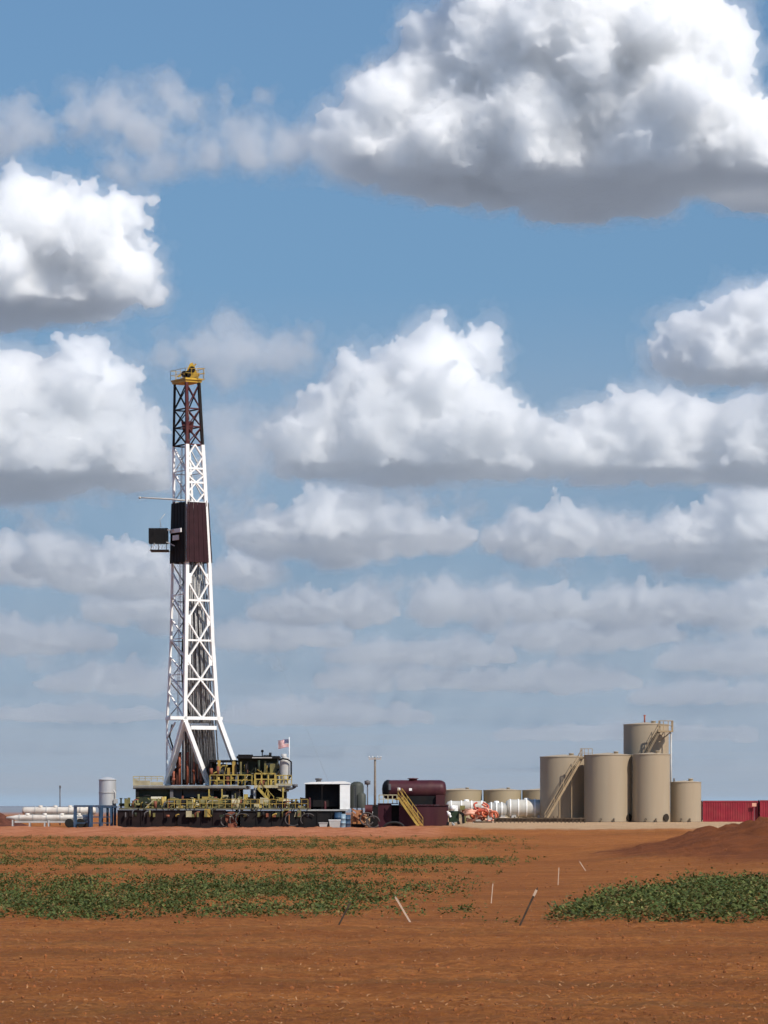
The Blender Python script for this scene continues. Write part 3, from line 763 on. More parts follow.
# crown
crown = MB(); 
q = [mp(380, -.18, -.10), mp(380, 1.25, -.10), mp(380, 1.25, 1.15), mp(380, -.18, 1.15)]
for dz0, dz1, g in ((-.2, .03, .92), (.05, .24, 1.0)):
    cc = sum(q, Vector()) / 4; p = [cc + (v - cc) * g for v in q]
    crown.add([*[v + Vector((0, 0, dz0)) for v in p], *[v + Vector((0, 0, dz1)) for v in p]], [(3, 2, 1, 0), (4, 5, 6, 7), (0, 1, 5, 4), (1, 2, 6, 5), (2, 3, 7, 6), (3, 0, 4, 7)])
crown = crown.build('crown_platform', CROWNY, rig)
m = MB(); up = Vector((0, 0, .24)); g = 1.02; cc = sum(q, Vector()) / 4; p = [cc + (v - cc) * g + up for v in q]
for a, b in zip(p, p[1:] + p[:1]): railing(m, a, b, 1.05, 3, .022)
m.build('crown_railing', CROWNY, crown)
cx, cyy = X(190.5, YM), mp(380, .5, .5).y
zc0 = Z(377, YM)
m = MB()
m.prism([(cx - .95, zc0), (cx + .85, zc0), (cx + .62, zc0 + .75), (cx + .18, zc0 + 1.75), (cx - .12, zc0 + 1.65), (cx - .5, zc0 + .8)], cyy - .42, cyy - .34)
m.prism([(cx - .95, zc0), (cx + .85, zc0), (cx + .62, zc0 + .75), (cx + .18, zc0 + 1.75), (cx - .12, zc0 + 1.65), (cx - .5, zc0 + .8)], cyy + .34, cyy + .42)
m.bar((cx - .7, cyy - .38, zc0 + .3), (cx + .55, cyy - .38, zc0 + 1.6), .14); m.bar((cx - .9, cyy + .1, zc0 + .45), (cx + .9, cyy + .1, zc0 + .45), .3)
m.bar((cx - 1.5, cyy - .5, zc0 + .15), (cx - .4, cyy - .5, zc0 + .75), .2)
m.build('crown_block', CROWNY, rig)
for k in range(3):
    m = MB(); m.lathe((cx + .1 - .42 * k, cyy - .56, zc0 + .45 + (.5 if k == 0 else 0)), [(.08, -.07), (.36, -.07), (.31, 0), (.36, .07), (.08, .07)], 20, 'y', False); m.build('sheave', NEARBLACK, rig)  # dark sheaves set before the plate, also standing for dark gaps in the block
m = MB()
for yy in (368.5, 373.5, 379.5): m.bar((X(197, YM), YM, Z(yy, YM)), (X(205, YM), YM, Z(yy, YM)), .06)
m.bar((X(204, YM), YM, Z(368, YM)), (X(204, YM), YM, Z(380, YM)), .05); m.build('crown_outrigger', CROWNY, rig)
# foot of the mast: base beams and spread legs
FLOORZ = Z(785, YM)
m = MB(); m.bar(mp(718, -.02, 1.0), mp(718, 0, 0), .34, .3); m.bar(mp(718, -.45, 0) , mp(718, 1.1, 0), .34, .36); m.bar(mp(718, 1, 0), mp(718, 1, 1), .3); m.bar(mp(718, 0, 1), mp(718, 1, 1), .3)
m.bar(mp(727.5, .15, -.02), mp(727.5, .9, -.02), .34, .42); m.bar(mp(724, .1, .2), mp(724, .95, .2), .25)
m.build('base_beam', WHITE, rig)
def spread(top, footpx, dirn, w, h):
    foot = Vector((X(footpx, YM), top.y, FLOORZ)); foot += dirn * 0
    k = (foot.x - top.x) / dirn.x; foot = Vector((top.x, top.y, FLOORZ)) + dirn * k
    m = MB(); m.bar(top, foot, w, h, DL); m.box(foot.x - .45, foot.x + .45, foot.y - .4, foot.y + .4, FLOORZ - .02, FLOORZ + .14)
    return m.build('spread_leg', WHITE, rig)
spread(mp(719, 0, 0), 164.5, DL, .62, .5)
spread(mp(721, 0, 0), 208, DR, .44, .5)
spread(mp(720, 1, 0), 241, DR, .46, .5)
m = MB(); f_ = mp(720, 0, 1); m.bar(f_, Vector((f_.x - .05, f_.y, FLOORZ)), .2); m.build('rear_leg', WHITE, rig)
m = MB(); f_ = mp(720, 1, 1); m.bar(f_, Vector((f_.x + .6, f_.y + .5, FLOORZ)), .3); m.build('rear_leg', WHITE, rig)
m = MB(); m.bar(mp(738, 0, 1.0), mp(757, 0, .62), .16); m.bar(mp(738, 0, 1), mp(722, 0, .55), .14); m.build('shaded_brace', WHITE, rig)
m = MB(); m.tube([mp(724, .02, .75), mp(736, .02, .9), mp(748, .02, .7), mp(770, .02, .85), Vector((mp(720, .02, .8).x, mp(720, .02, .8).y, FLOORZ))], .1); m.build('rotary_hose', RUBBER, rig)
# red iron machinery under the mast: iron roughneck, tongs, posts
m = MB(); r_ = random.Random(8)
for (pa, pb, py0, py1) in ((176, 181, 752, 785), (182, 188, 740, 785), (189, 195, 748, 785), (172, 176, 768, 785), (196, 203, 764, 785), (184, 191, 728, 745)):
    m.pbox(pa, pb, py0, py1, YM + 2.2 + r_.random(), 1.2)
m.build('pipe_handler', mat('dark_rust_paint', (.055, .018, .012), .7, var=.5, scale=2), rig)
for (px_, py_) in ((178.5, 757), (186.5, 752), (193, 762), (172.5, 771), (200, 772)):
    m = MB(); m.tube([(X(px_, YM), YM + 1.6, FLOORZ), (X(px_ + .4, YM), YM + 1.6, Z(py_, YM))], .13); m.tube([(X(px_ - 1.2, YM), YM + 1.5, Z(py_ + 8, YM)), (X(px_ + 1.6, YM), YM + 1.5, Z(py_ + 9, YM))], .2); m.build('mud_line', mat('rust_red_paint', (.26, .07, .035), .7, var=.4, scale=3), rig)
# rig floor and substructure
Y0, Y1 = 394.5, 408
fl = MB(); fl.box(X(133, Y0), X(246, Y0), Y0, Y1, Z(789, Y0), Z(785.6, Y0)); fl.bar((X(133, Y0), Y0 - .07, Z(787.2, Y0)), (X(246, Y0), Y0 - .07, Z(787.2, Y0)), .1, .12)
floor_ = fl.build('rig_floor', mat('floor_edge_paint', (.20, .19, .165), .7, var=.25, dirt=(.12, .08, .05), dirt_amt=.5), rig)
m = MB(); m.pbox(133, 150, 780.5, 785.4, Y0, .12); m.pbox(150.3, 163, 782, 785.4, Y0, .12); m.box(X(133, Y0), X(133, Y0) + .12, Y0 + .14, Y0 + 6, Z(785.4, Y0), Z(779, Y0)); m.build('parapet', KHAKI, floor_)
m = MB(); railing(m, (X(133, Y0), Y0 + .3, Z(781, Y0)), (X(163, Y0), Y0 + .3, Z(781, Y0)), .5, 5); m.build('floor_railing', YELLOW, floor_)
m = MB(); railing(m, (X(210, Y0), Y0 + .1, Z(785.4, Y0)), (X(252, Y0), Y0 + .1, Z(785.4, Y0)), 1.15, 6, .045); m.build('floor_railing', YELLOW, floor_)
m = MB(); m.pbox(136, 171, 789, 809, Y0 + .6, 11); m.pbox(171, 237, 789, 809, Y0 + 2.4, 9); m.build('substructure_box', DKGREEN, rig)
m = MB(); m.pbox(172.5, 182, 789.3, 801, Y0 + 1.4, .3); m.pbox(183, 209, 789.3, 801, Y0 + 1.6, .3); m.pbox(210.5, 236, 789.3, 802, Y0 + 1.3, .3)
m.build('side_panel', GREY, rig)
m = MB(); m.pbox(184, 206, 797, 801, Y0 + 1.5, .1); m.pbox(214, 220, 791, 800, Y0 + 1.2, .1); m.pbox(226, 231, 791, 800, Y0 + 1.2, .1); m.build('recess_shade', BLACK, rig)  # flat black patches painting the shade of recesses in the panels
for px_ in (137, 171.5, 209, 237, 252):
    m = MB(); m.bar((X(px_, Y0), Y0 + .35, 0), (X(px_, Y0), Y0 + .35, Z(789, Y0)), .35, .3); m.bar((X(px_, Y0), Y1 - .5, 0), (X(px_, Y0), Y1 - .5, Z(789, Y0)), .35, .3); m.build('support_column', GREY if px_ in (171.5, 252) else NEARBLACK, rig)
m = MB()
for a_, b_ in ((209, 214), (222, 208.5)): m.bar((X(a_, Y0), Y0 - .1, Z(789, Y0)), (X(a_ + .4, Y0), Y0 - .1, Z(808, Y0)), .14)
m.bar((X(209, Y0), Y0 - .1, Z(795, Y0)), (X(222, Y0), Y0 - .1, Z(806, Y0)), .1); m.build('stair_post', YELLOW, rig)
lamp = MB(); lamp.pbox(151, 166, 796.6, 799, Y0 - .35, .5); lamp.build('banner_board', mat('cream_paint', (.66, .60, .45), .6, var=.15), rig)
# lower platform: olive walkway and machinery in front of the substructure, on the mud tanks
deck = MB(); YD = 391.5
deck.box(X(119, YD), X(310, YD), YD, Y0 + .5, Z(809.6, YD), Z(808, YD)); 
deck = deck.build('walkway', mat('walkway_grating', (.15, .135, .08), .7, var=.4, dirt=(.07, .05, .03), dirt_amt=.6), rig)
m = MB(); railing(m, (X(168, YD), YD + .1, Z(808, YD)), (X(308, YD), YD + .1, Z(808, YD)), .95, 22, .028); m.build('walkway_railing', mat('mustard_paint', (.36, .24, .05)), deck)
r_ = random.Random(21)
def pump_set(px_, w, cmat, kind):
    Yp = YD + .9 + r_.random() * .9; zb = Z(807.9, YD)
    x0 = X(px_, Yp); w_ = w * Yp / F
    root = MB()
    if kind == 0:      # shaker: sloping box on a frame
        root.prism([(x0, zb + .45), (x0 + w_, zb + .25), (x0 + w_, zb + .75), (x0 + w_ * .75, zb + 1.05), (x0, zb + 1.15)], Yp, Yp + 1.3)
        for xx in (x0 + .1, x0 + w_ - .2): root.box(xx, xx + .12, Yp + .1, Yp + .22, zb, zb + .4); root.box(xx, xx + .12, Yp + 1.05, Yp + 1.17, zb, zb + .4)
        o = root.build('shale_shaker', cmat, rig)
    elif kind == 1:    # electric motor with pump
        root.lathe((x0, Yp + .5, zb + .55), [(.001, 0), (.42, 0), (.46, .05), (.46, w_ * .55), (.3, w_ * .6), (.3, w_ * .7), (.5, w_ * .72), (.5, w_ * .9), (.25, w_), (.001, w_)], 16, 'x', False)
        root.box(x0 + .1, x0 + w_ * .9, Yp + .15, Yp + .85, zb, zb + .2)
        o = root.build('mud_pump', cmat, rig)
    else:              # manifold: upright valves on a header
        root.tube([(x0, Yp + .3, zb + .35), (x0 + w_, Yp + .3, zb + .35)], .16)
        for k in range(max(2, int(w_ / .5))):
            xx = x0 + .2 + k * .5; hh = r_.uniform(.6, 1.2); root.tube([(xx, Yp + .3, zb), (xx, Yp + .3, zb + hh)], .1); root.lathe((xx, Yp + .3, zb + hh), [(.05, 0), (.2, .01), (.2, .06), (.05, .07)], 12)
        o = root.build('manifold', cmat, rig)
for spec in ((119, 11, DKGREEN, 2), (131, 9, OLIVE, 2), (138, 12, DKGREEN, 0), (151, 9, OLIVE, 1), (161, 8, KHAKI, 2), (170, 10, OLIVE, 0), (181, 8, NEARBLACK, 1), (190, 9, KHAKI, 2), (200, 8, OLIVE, 1), (209, 12, OLIVE, 0), (222, 8, DKGREEN, 2), (231, 9, KHAKI, 1), (241, 9, OLIVE, 2), (251, 8, NEARBLACK, 1), (260, 10, KHAKI, 0), (271, 9, OLIVE, 2), (281, 8, KHAKI, 1), (290, 9, OLIVE, 2), (300, 9, NEARBLACK, 0)):
    pump_set(*spec)
CLUT = [OLIVE, OLIVE, OLIVE, KHAKI, NEARBLACK, NEARBLACK, DKGREEN, DKGREEN, GREY, YELLOW, RUST, mat('mustard_paint', (.36, .24, .05), .6, var=.4, scale=3, dirt=(.1, .07, .04), dirt_amt=.6)]
def clutter(name, n, px0, px1, ybase, ya, yb, hmax, seed, parent, wmax=1.1):
    """loose fittings: boxes, cans, pipe ends and brackets, one mesh per colour"""
    q = random.Random(seed); mbs = {}
    for k in range(n):
        c = q.choice(CLUT); mb = mbs.setdefault(c.name, (c, MB()))[1]
        Yp = q.uniform(ya, yb); x0 = X(q.uniform(px0, px1), Yp); w = q.uniform(.12, wmax) * q.random() + .1; h = q.uniform(.15, hmax) * (.4 + .6 * q.random())
        kind = q.random()
        if kind < .45: mb.box(x0, x0 + w, Yp, Yp + .3, ybase, ybase + h)
        elif kind < .65: mb.tube([(x0, Yp, ybase), (x0, Yp, ybase + h)], q.uniform(.06, .2), 10)
        elif kind < .85: mb.bar((x0, Yp, ybase + q.uniform(0, .3)), (x0 + q.uniform(-1, 1) * wmax, Yp, ybase + h), q.uniform(.05, .12))
        else: mb.tube([(x0, Yp, ybase), (x0, Yp, ybase + h * .7), (x0 + .25, Yp, ybase + h), (x0 + .25 + w, Yp, ybase + h)], .07, 8)
    for c, mb in mbs.values(): mb.build(name, c, parent)['kind'] = 'stuff'
clutter('deck_fittings', 190, 119, 306, Z(807.9, YD), YD + .15, YD + 2.6, 1.25, 31, rig)
clutter('hanging_fittings', 46, 119, 338, Z(817, YD), 389.9, 390.35, 1.1, 34, rig, .6)
clutter('floor_fittings', 60, 210, 276, FLOORZ, 395.0, 396.0, 1.7, 32, rig, .7)
clutter('cabin_fittings', 70, 210, 279, Z(775, 395.6), 395.0, 396.4, 1.9, 35, rig, .6)
clutter('under_floor_pipes', 90, 138, 252, Z(806, Y0), 394.0, 394.35, 1.6, 33, rig, .8)
# drawworks hood, power house on the rig floor, elevated yellow platform
m = MB(); m.pbox(209, 236, 760, 762, 396.5, 5.5); m.build('drawworks_hood', BLACK, rig)
m = MB(); m.pbox(211, 236, 764.5, 784.5, 398.6, 3); m.build('drawworks', NEARBLACK, rig)
m = MB()
for px_ in (211, 223, 235): m.bar((X(px_, 396.7), 396.7, FLOORZ), (X(px_, 396.7), 396.7, Z(762, 396.7)), .14)
m.build('hood_post', NEARBLACK, rig)
m = MB(); m.lathe((X(216, 398), 398, Z(769, 398)), [(.001, 0), (.55, 0), (.55, 1.1), (.001, 1.1)], 18, 'x', False); m.pbox(225, 233, 772, 780, 397.6, .6); m.build('drum_housing', mat('drum_paint', (.22, .20, .15), .6, var=.4, scale=3), rig)
m = MB(); m.pbox(212, 222, 772, 776, 396.2, .5); m.pbox(224, 234, 777, 781, 396.1, .5); m.tube([(X(214, 396), 396, FLOORZ), (X(214, 396), 396, Z(772, 396))], .18); m.tube([(X(227, 396), 395.9, FLOORZ), (X(227, 396), 395.9, Z(777, 396))], .18); m.build('control_stand', mat('mustard_paint', (.36, .24, .05), .6, var=.4, scale=3, dirt=(.1, .07, .04), dirt_amt=.6), rig)
YH = 395.6
house = MB(); house.pbox(238, 277.5, 758.5, 785, YH + 1.0, 5)
house = house.build('doghouse', DKGREEN, rig)
m = MB(); m.pbox(236.5, 279, 756, 758.4, YH - .2, 6.6); m.pbox(238, 252, 754.5, 755.9, YH + 1, 3); m.build('roof', BLACK, house)
m = MB(); m.pbox(252, 272, 757.2, 758.2, YH - .28, .06); m.build('roof_edge_strip', LGREY, house)
m = MB(); m.pbox(266, 274, 763, 767.5, YH + .9, .08); m.build('window', mat('dusty_glass', (.20, .20, .17), .25, var=.4, scale=3), house)
m = MB(); m.pbox(256, 261, 764, 784, YH + .92, .07); m.build('door', NEARBLACK, house)
m = MB(); m.bar((X(262, YH), YH + 1, Z(756, YH)), (X(262, YH), YH + 1, Z(750.5, YH)), .12); m.ball((X(262, YH), YH + 1, Z(751, YH)), .16); m.pbox(269, 271.5, 752.6, 756, YH + 1.2, .3); m.bar((X(263, YH), YH + 1.2, Z(755.3, YH)), (X(271, YH), YH + 1.2, Z(755.3, YH)), .1); m.build('exhaust_stack', BLACK, house)
YPf = 393.5
plat = MB(); plat.pbox(254, 278, 785, 787.8, YPf, 3); plat.pbox(274.5, 292, 783.5, 785.6, YPf + .1, 2.8)
plat = plat.build('side_platform', KHAKI, rig)
m = MB(); railing(m, (X(255, YPf), YPf + .05, Z(785, YPf)), (X(275, YPf), YPf + .05, Z(785, YPf)), 1.25, 3, .075); railing(m, (X(276, YPf), YPf + .15, Z(783.6, YPf)), (X(291.5, YPf), YPf + .15, Z(783.6, YPf)), .9, 4, .05); m.build('platform_railing', YELLOW, plat)
m = MB(); m.prism([(X(277, YPf), Z(786, YPf)), (X(290.5, YPf), Z(786, YPf)), (X(288, YPf), Z(791.5, YPf)), (X(282, YPf), Z(792, YPf)), (X(277, YPf), Z(789, YPf))], YPf + .4, YPf + 2.4); m.build('hopper', KHAKI, plat)
m = MB(); m.tube([(X(286, YPf), YPf + .3, Z(789, YPf)), (X(292, YPf), YPf + .2, Z(788.5, YPf)), (X(295.5, YPf), YPf + .2, Z(786.5, YPf))], .14); m.lathe((X(295, YPf), YPf + .2, Z(787, YPf)), [(.001, 0), (.3, .02), (.3, .3), (.001, .32)], 12); m.build('vent_pipe', GREY, plat)
m = MB(); m.pbox(256, 286, 788, 806, YPf + 2.2, 4); m.build('platform_base', BLACK, plat)
for px_ in (254.5, 268, 283): 
    m = MB(); m.bar((X(px_, YPf), YPf + .3, Z(808, YPf)), (X(px_, YPf), YPf + .3, Z(787.5, YPf)), .16); m.build('platform_post', YELLOW if px_ > 260 else LGREY, plat)
m = MB(); m.bar((X(258, YPf), YPf - .1, Z(788, YPf)), (X(272, YPf), YPf - .1, Z(804, YPf)), .28, .3); m.bar((X(260, YPf), YPf - .1, Z(781, YPf)), (X(274, YPf), YPf - .1, Z(797, YPf)), .06)
for k in range(5): q0 = W(258 + k * 3.5, 788 + k * 4, YPf - .1); m.bar(q0, q0 + Vector((.2, 0, .75)), .05)
m.build('access_stair', YELLOW, plat)
# clutter of yellow hand rails, hoses and lamp poles round the floor
m = MB()
for k in range(12):
    px_ = r_.uniform(120, 300); w_ = r_.uniform(5, 14); y_ = YD - .06; m.tube([(X(px_, y_), y_, Z(808, y_)), (X(px_ + w_ * .2, y_), y_ - .1, Z(808 + r_.uniform(3, 8), y_)), (X(px_ + w_ * .7, y_), y_ - .1, Z(808 + r_.uniform(3, 8), y_)), (X(px_ + w_, y_), y_, Z(808, y_))], .05, 6)
m.build('hanging_hose', RUBBER, deck)

# white tank with its pipe loop, on the platform
tk = thing('storage_tank', 'white domed upright tank standing at the right end of the rig platform', 'tank', (X(284.8, 394.6), 394.6, Z(783.4, 393.5)))
m = MB(); z0, z1 = Z(783.4, 393.5), Z(761, 394.6); rr = 5.2 * 394.6 / F; m.lathe((X(284.8, 394.6), 394.6, 0), [(.001, z0), (rr, z0), (rr, z0), (rr, z1), (rr, z1), (rr * .85, z1 + .25), (rr * .45, z1 + .45), (.001, z1 + .5)], 28); m.build('shell', LGREY, tk)
m = MB(); m.lathe((X(284, 394.6), 394.6, 0), [(.3, z1 + .4), (.3, z1 + .75), (.001, z1 + .8)], 14); m.build('hatch', LGREY, tk)
m = MB(); xx = X(291.3, 394.4); m.tube([(X(279, 394.2), 393.9, z1 + .1), (X(283, 394.2), 393.75, z1 + .25), (X(288, 394.2), 393.75, z1 + .15), (xx, 394, z1 - .1), (xx, 394, z0 + .9), (X(289, 394.2), 393.8, z0 + .55)], .09); m.build('pipe_loop', BLACK, tk)

# flag and pole
fp = thing('flag_pole', 'thin white pole flying a small flag above the right end of the rig', 'flag pole', (X(289.4, 395), 397.6, Z(785, 395)))
m = MB(); m.tube([(X(289.4, 397.6), 397.6, Z(785, 395)), (X(289.2, 397.6), 397.6, Z(737, 397.6))], .035, 8); m.build('pole', WHITE, fp)
def flag():
    W_, H_ = 1.25, .88; nxx, nzz = 26, 26
    o = Vector((X(288.9, 397.6), 397.6, Z(739.3, 397.6)))
    v, f, cl = [], [], []
    for th in (0, .012):
        for j in range(nzz + 1):
            for i in range(nxx + 1):
                u = i / nxx; w = j / nzz
                v.append(o + Vector((-u * W_ * .95, .10 * math.sin(u * 7 + w) * u + th, -w * H_ - .12 * u + .05 * math.sin(u * 6))))
    n1 = (nxx + 1) * (nzz + 1)
    for s_ in (0, 1):
        for j in range(nzz):
            for i in range(nxx):
                a = s_ * n1 + j * (nxx + 1) + i; q = (a, a + 1, a + nxx + 2, a + nxx + 1); f.append(q if s_ else q[::-1])
                cl.append(2 if i < nxx * .4 and j < 14 else (0 if (j // 2) % 2 == 0 else 1))
    me = bpy.data.meshes.new('flag'); off = parent_world(fp); me.from_pydata([tuple(p - off) for p in v], [], f)
    for m_ in (mat('flag_red', (.42, .03, .04), .8), mat('flag_white', (.72, .70, .68), .8), mat('flag_blue', (.03, .045, .14), .8)): me.materials.append(m_)
    me.polygons.foreach_set('material_index', cl); me.polygons.foreach_set('use_smooth', [True] * len(cl)); me.update()
    fo = bpy.data.objects.new('flag', me); col.objects.link(fo); fo.parent = fp
    st = MB()
    for j in range(5):
        for i in range(6):
            u = .03 + i * .06; w = .04 + j * .105
            p = o + Vector((-u * W_ * .95, .10 * math.sin(u * 7 + w) * u - .012, -w * H_ - .12 * u + .05 * math.sin(u * 6)))
            st.box(p.x - .014, p.x + .014, p.y, p.y + .008, p.z - .014, p.z + .014)
    so = st.build('flag_stars', mat('flag_white', (.72, .70, .68)), None); so.parent = fo; so.location = -off
flag()
# guy wires
gw = MB(); gw.tube([mp(455, 1, .5), mp(455, 1, .5).lerp(W(330, 770, 415), .5) - Vector((0, 0, 1.2)), W(336, 800, 415)], .008, 5)
tag(gw.build('guy_wire', mat('wire_steel', (.5, .52, .54), .5)), 'thin steel wire slanting from the upper mast down to the right', 'wire')

# mud tanks: the dark steel boxes along the foot of the rig
def mud_tank(px0, px1, py0, Yf, depth, m_, label, ribs, loops):
    t = thing('mud_tank', label, 'mud tank', (X((px0 + px1) / 2, Yf), Yf + depth / 2, 0), 'dark steel mud tanks along the foot of the rig')
    b = MB(); b.box(X(px0, Yf), X(px1, Yf), Yf, Yf + depth, 0.25, Z(py0, Yf)); b.build('tank_body', m_, t)
    b = MB()
    for k in range(ribs + 1):
        xx = X(px0 + (px1 - px0) * k / ribs, Yf); b.box(xx - .05, xx + .05, Yf - .09, Yf - .002, .28, Z(py0 + .8, Yf))
    b.box(X(px0, Yf) - .06, X(px1, Yf) + .06, Yf - .1, Yf - .003, Z(py0 + .8, Yf) + .003, Z(py0, Yf) + .04)
    b.build('rib', m_, t)
    b = MB(); b.box(X(px0, Yf) - .1, X(px1, Yf) + .1, Yf - .12, Yf + .1, 0, .246); b.box(X(px0, Yf) - .1, X(px1, Yf) + .1, Yf + depth - .1, Yf + depth + .12, 0, .246); b.build('skid', NEARBLACK, t)
    for (lx, rad) in loops:
        b = MB(); c = Vector((X(lx, Yf), Yf - .2, Z(819.5, Yf)))
        b.tube([c + Vector((rad * math.cos(a), -.03 * math.sin(2 * a), rad * .8 * math.sin(a))) for a in [R(100) + rad * 30 + k * R(190) / 18 for k in range(19)]], .06, 8); b.build('hose', mat('worn_hose', (.07, .062, .06), .7, var=.4), t)
    return t
mud_tank(118, 176, 810.4, 390.6, 3.2, mat('dark_maroon_steel', (.010, .0055, .0065), .7, var=.35, dirt=DUST, dirt_amt=.025), 'dark ribbed steel mud tank at the left foot of the rig', 5, ())
mud_tank(178, 225, 810.4, 390.6, 3.2, mat('dark_maroon_steel', (.022, .010, .012)), 'dark maroon mud tank under the middle of the rig, left of the hose loops', 4, ())
mud_tank(241, 288, 811, 390.4, 3.2, BLACK, 'black mud tank below the yellow platform railing', 3, ((243, .8),))
mud_tank(290, 345, 811.2, 390.2, 3.2, BLACK, 'black steel tank under the white roofed shelter, hose loop on its face', 4, ((293, .85), (308, .8)))
t = thing('valve_manifold', 'rusty pipe and valve cluster in the gap between the dark mud tanks', 'valves', (X(232, 391.5), 391.5, 0))
b = MB(); b.lathe((X(231.5, 391), 390.8, Z(818, 391)), [(.001, 0), (.7, 0), (.7, .25), (.2, .27), (.001, .27)], 22, 'y', False); b.build('flange', RUST, t)
for (px_, rad) in ((227, .7), (236.5, .75)):
    b = MB(); c = Vector((X(px_, 390.5), 390.6, Z(820.5, 390.5))); b.tube([c + Vector((rad * math.cos(a), 0, rad * math.sin(a))) for a in [k * R(330) / 18 for k in range(19)]], .09, 8); b.build('hose', mat('worn_hose', (.07, .062, .06), .7, var=.4), t)
b = MB(); b.pbox(226, 240, 811, 827, 392.5, 1); b.build('stand_frame', NEARBLACK, t)
b = MB(); b.pbox(228, 237, 823.5, 827, 390.4, .7); b.build('valve_block', mat('rusty_steel', (.2, .06, .03)), t)
# ------------------------------------------------------------------ left of the rig
DKHOSE = mat('worn_hose', (.07, .062, .06), .7, var=.4)
YL = 399
t = thing('storage_tank', 'silver upright tank on a blue stand left of the rig', 'tank', (X(107.5, YL), YL, 0))
m = MB(); rr = 8.6 * YL / F; z0, z1 = Z(806, YL), Z(779.5, YL)
m.lathe((X(107.5, YL), YL, 0), [(.001, z0), (rr, z0), (rr, z0), (rr, z1), (rr, z1), (rr * .5, z1 + .22), (.001, z1 + .3)], 40); m.build('shell', SILVER, t)
m = MB()
for zz in (z0 + .05, (z0 + z1) / 2, z1 - .05): m.lathe((X(107.5, YL), YL, 0), [(rr + .005, zz - .04), (rr + .05, zz - .04), (rr + .05, zz + .04), (rr + .005, zz + .04)], 40, smooth=False)
m.build('hoop', LGREY, t)
m = MB(); xx = X(115.5, YL) ; m.tube([(xx, YL - .6, z0 - .3), (xx, YL - .6, z0 + 1.5), (xx - .3, YL - .5, z0 + 1.9)], .11); m.pbox(113.5, 117.5, 799, 803.5, YL - .9, .5); m.build('outlet_pipe', LGREY, t)
m = MB()
for px_ in (100, 107.5, 115): m.bar((X(px_, YL), YL - .7, 0), (X(px_, YL), YL - .7, z0), .16); m.bar((X(px_, YL), YL + .7, 0), (X(px_, YL), YL + .7, z0), .16)
m.box(X(98.5, YL), X(116.5, YL), YL - .9, YL + .9, z0 - .22, z0 - .01); m.build('stand', BLUE, t)
def pipe_rack(px0, px1, label, Yf, mid):
    t = thing('pipe_stand', label, 'steel stand', (X((px0 + px1) / 2, Yf), Yf + 1, 0), 'blue steel stands left of the rig')
    for px_ in (px0, (px0 + px1) / 2, px1)[::1 if mid else 2]:
        for yy in (Yf, Yf + 2):
            m = MB(); m.bar((X(px_, Yf), yy, 0), (X(px_, Yf), yy, Z(807, Yf)), .2); m.build('post', BLUE, t)
    m = MB()
    for yy in (Yf, Yf + 2): m.bar((X(px0 - .8, Yf), yy, Z(807, Yf) + .1), (X(px1 + .8, Yf), yy, Z(807, Yf) + .1), .22, .2)
    for px_ in (px0, px1): m.bar((X(px_, Yf), Yf + .12, Z(807, Yf) + .1), (X(px_, Yf), Yf + 1.88, Z(807, Yf) + .1), .2, .18)
    m.build('top_beam', BLUE, t)
    m = MB(); m.bar((X(px0, Yf), Yf, Z(817, Yf)), (X(px1, Yf), Yf, Z(817, Yf)), .11); m.bar((X(px0, Yf), Yf, Z(823, Yf)), (X(px1, Yf), Yf, Z(823, Yf)), .11); m.build('cross_rail', BLUE, t)
pipe_rack(74.5, 89, 'blue steel stand of open bars, left one of the pair', 396, False)
pipe_rack(90.5, 111, 'blue steel stand of open bars directly below the silver tank', 395.5, True)
# white pipe bundles and the tank trailer
def long_tank(px0, px1, py0, py1, Yf, label, taper, legs, m_=mat('dusty_white_paint', (.60, .57, .52), .55, var=.15, dirt=(.36, .26, .19), dirt_amt=.55)):
    r_ = (py1 - py0) / 2 * Yf / F; zc = Z((py0 + py1) / 2, Yf); x0, x1 = X(px0, Yf), X(px1, Yf)
    t = thing('tank_trailer', label, 'tank trailer', ((x0 + x1) / 2, Yf, 0), 'white tank trailers parked at the left edge of the pad')
    m = MB(); m.lathe((0, Yf, zc), [(.001, x0), (r_ * (.35 if taper else .8), x0 + .05), (r_, x0 + (1.4 if taper else .3)), (r_, x1 - .3), (r_ * .8, x1 - .05), (.001, x1)], 26, 'x'); m.build('barrel', m_, t)
    m = MB(); n = 6
    for k in range(n):
        xx = x0 + 1.5 + (x1 - x0 - 2) * k / (n - 1); m.lathe((0, Yf, zc), [(r_ + .005, xx - .06), (r_ + .05, xx - .06), (r_ + .05, xx + .06), (r_ + .005, xx + .06)], 26, 'x', False)
    m.build('hoop', LGREY, t)
    m = MB()
    for k in range(4): xx = x0 + (x1 - x0) * (.25 + .2 * k); m.lathe((xx, Yf, 0), [(.25, zc + r_ - .05), (.25, zc + r_ + .16), (.001, zc + r_ + .2)], 12)
    m.build('hatch', m_, t)
    m = MB(); m.box(x0 + 1, x1 - .3, Yf - .4, Yf + .4, zc - r_ - .22, zc - r_ - .0); m.build('chassis', LGREY, t)
    for px_ in legs:
        m = MB(); m.bar((X(px_, Yf), Yf - .5, 0), (X(px_, Yf), Yf - .4, zc - r_ + .1), .16); m.bar((X(px_ , Yf), Yf + .5, 0), (X(px_, Yf), Yf + .4, zc - r_ + .1), .16); m.build('landing_leg', LGREY, t)
    for k in range(2):
        xx = x1 - 1.2 - k * 1.25
        for sg in (-1, 1):
            m = MB(); m.lathe((xx, Yf + sg * .95, .5), [(.001, -.13), (.3, -.13), (.48, -.12), (.5, -.06), (.5, .06), (.48, .12), (.3, .13), (.001, .13)], 22, 'y', False); m.build('wheel', RUBBER, t)
long_tank(22, 96, 807, 814.5, 406, 'white tank trailer farther from camera, its top the higher of the two', False, (30, 45))
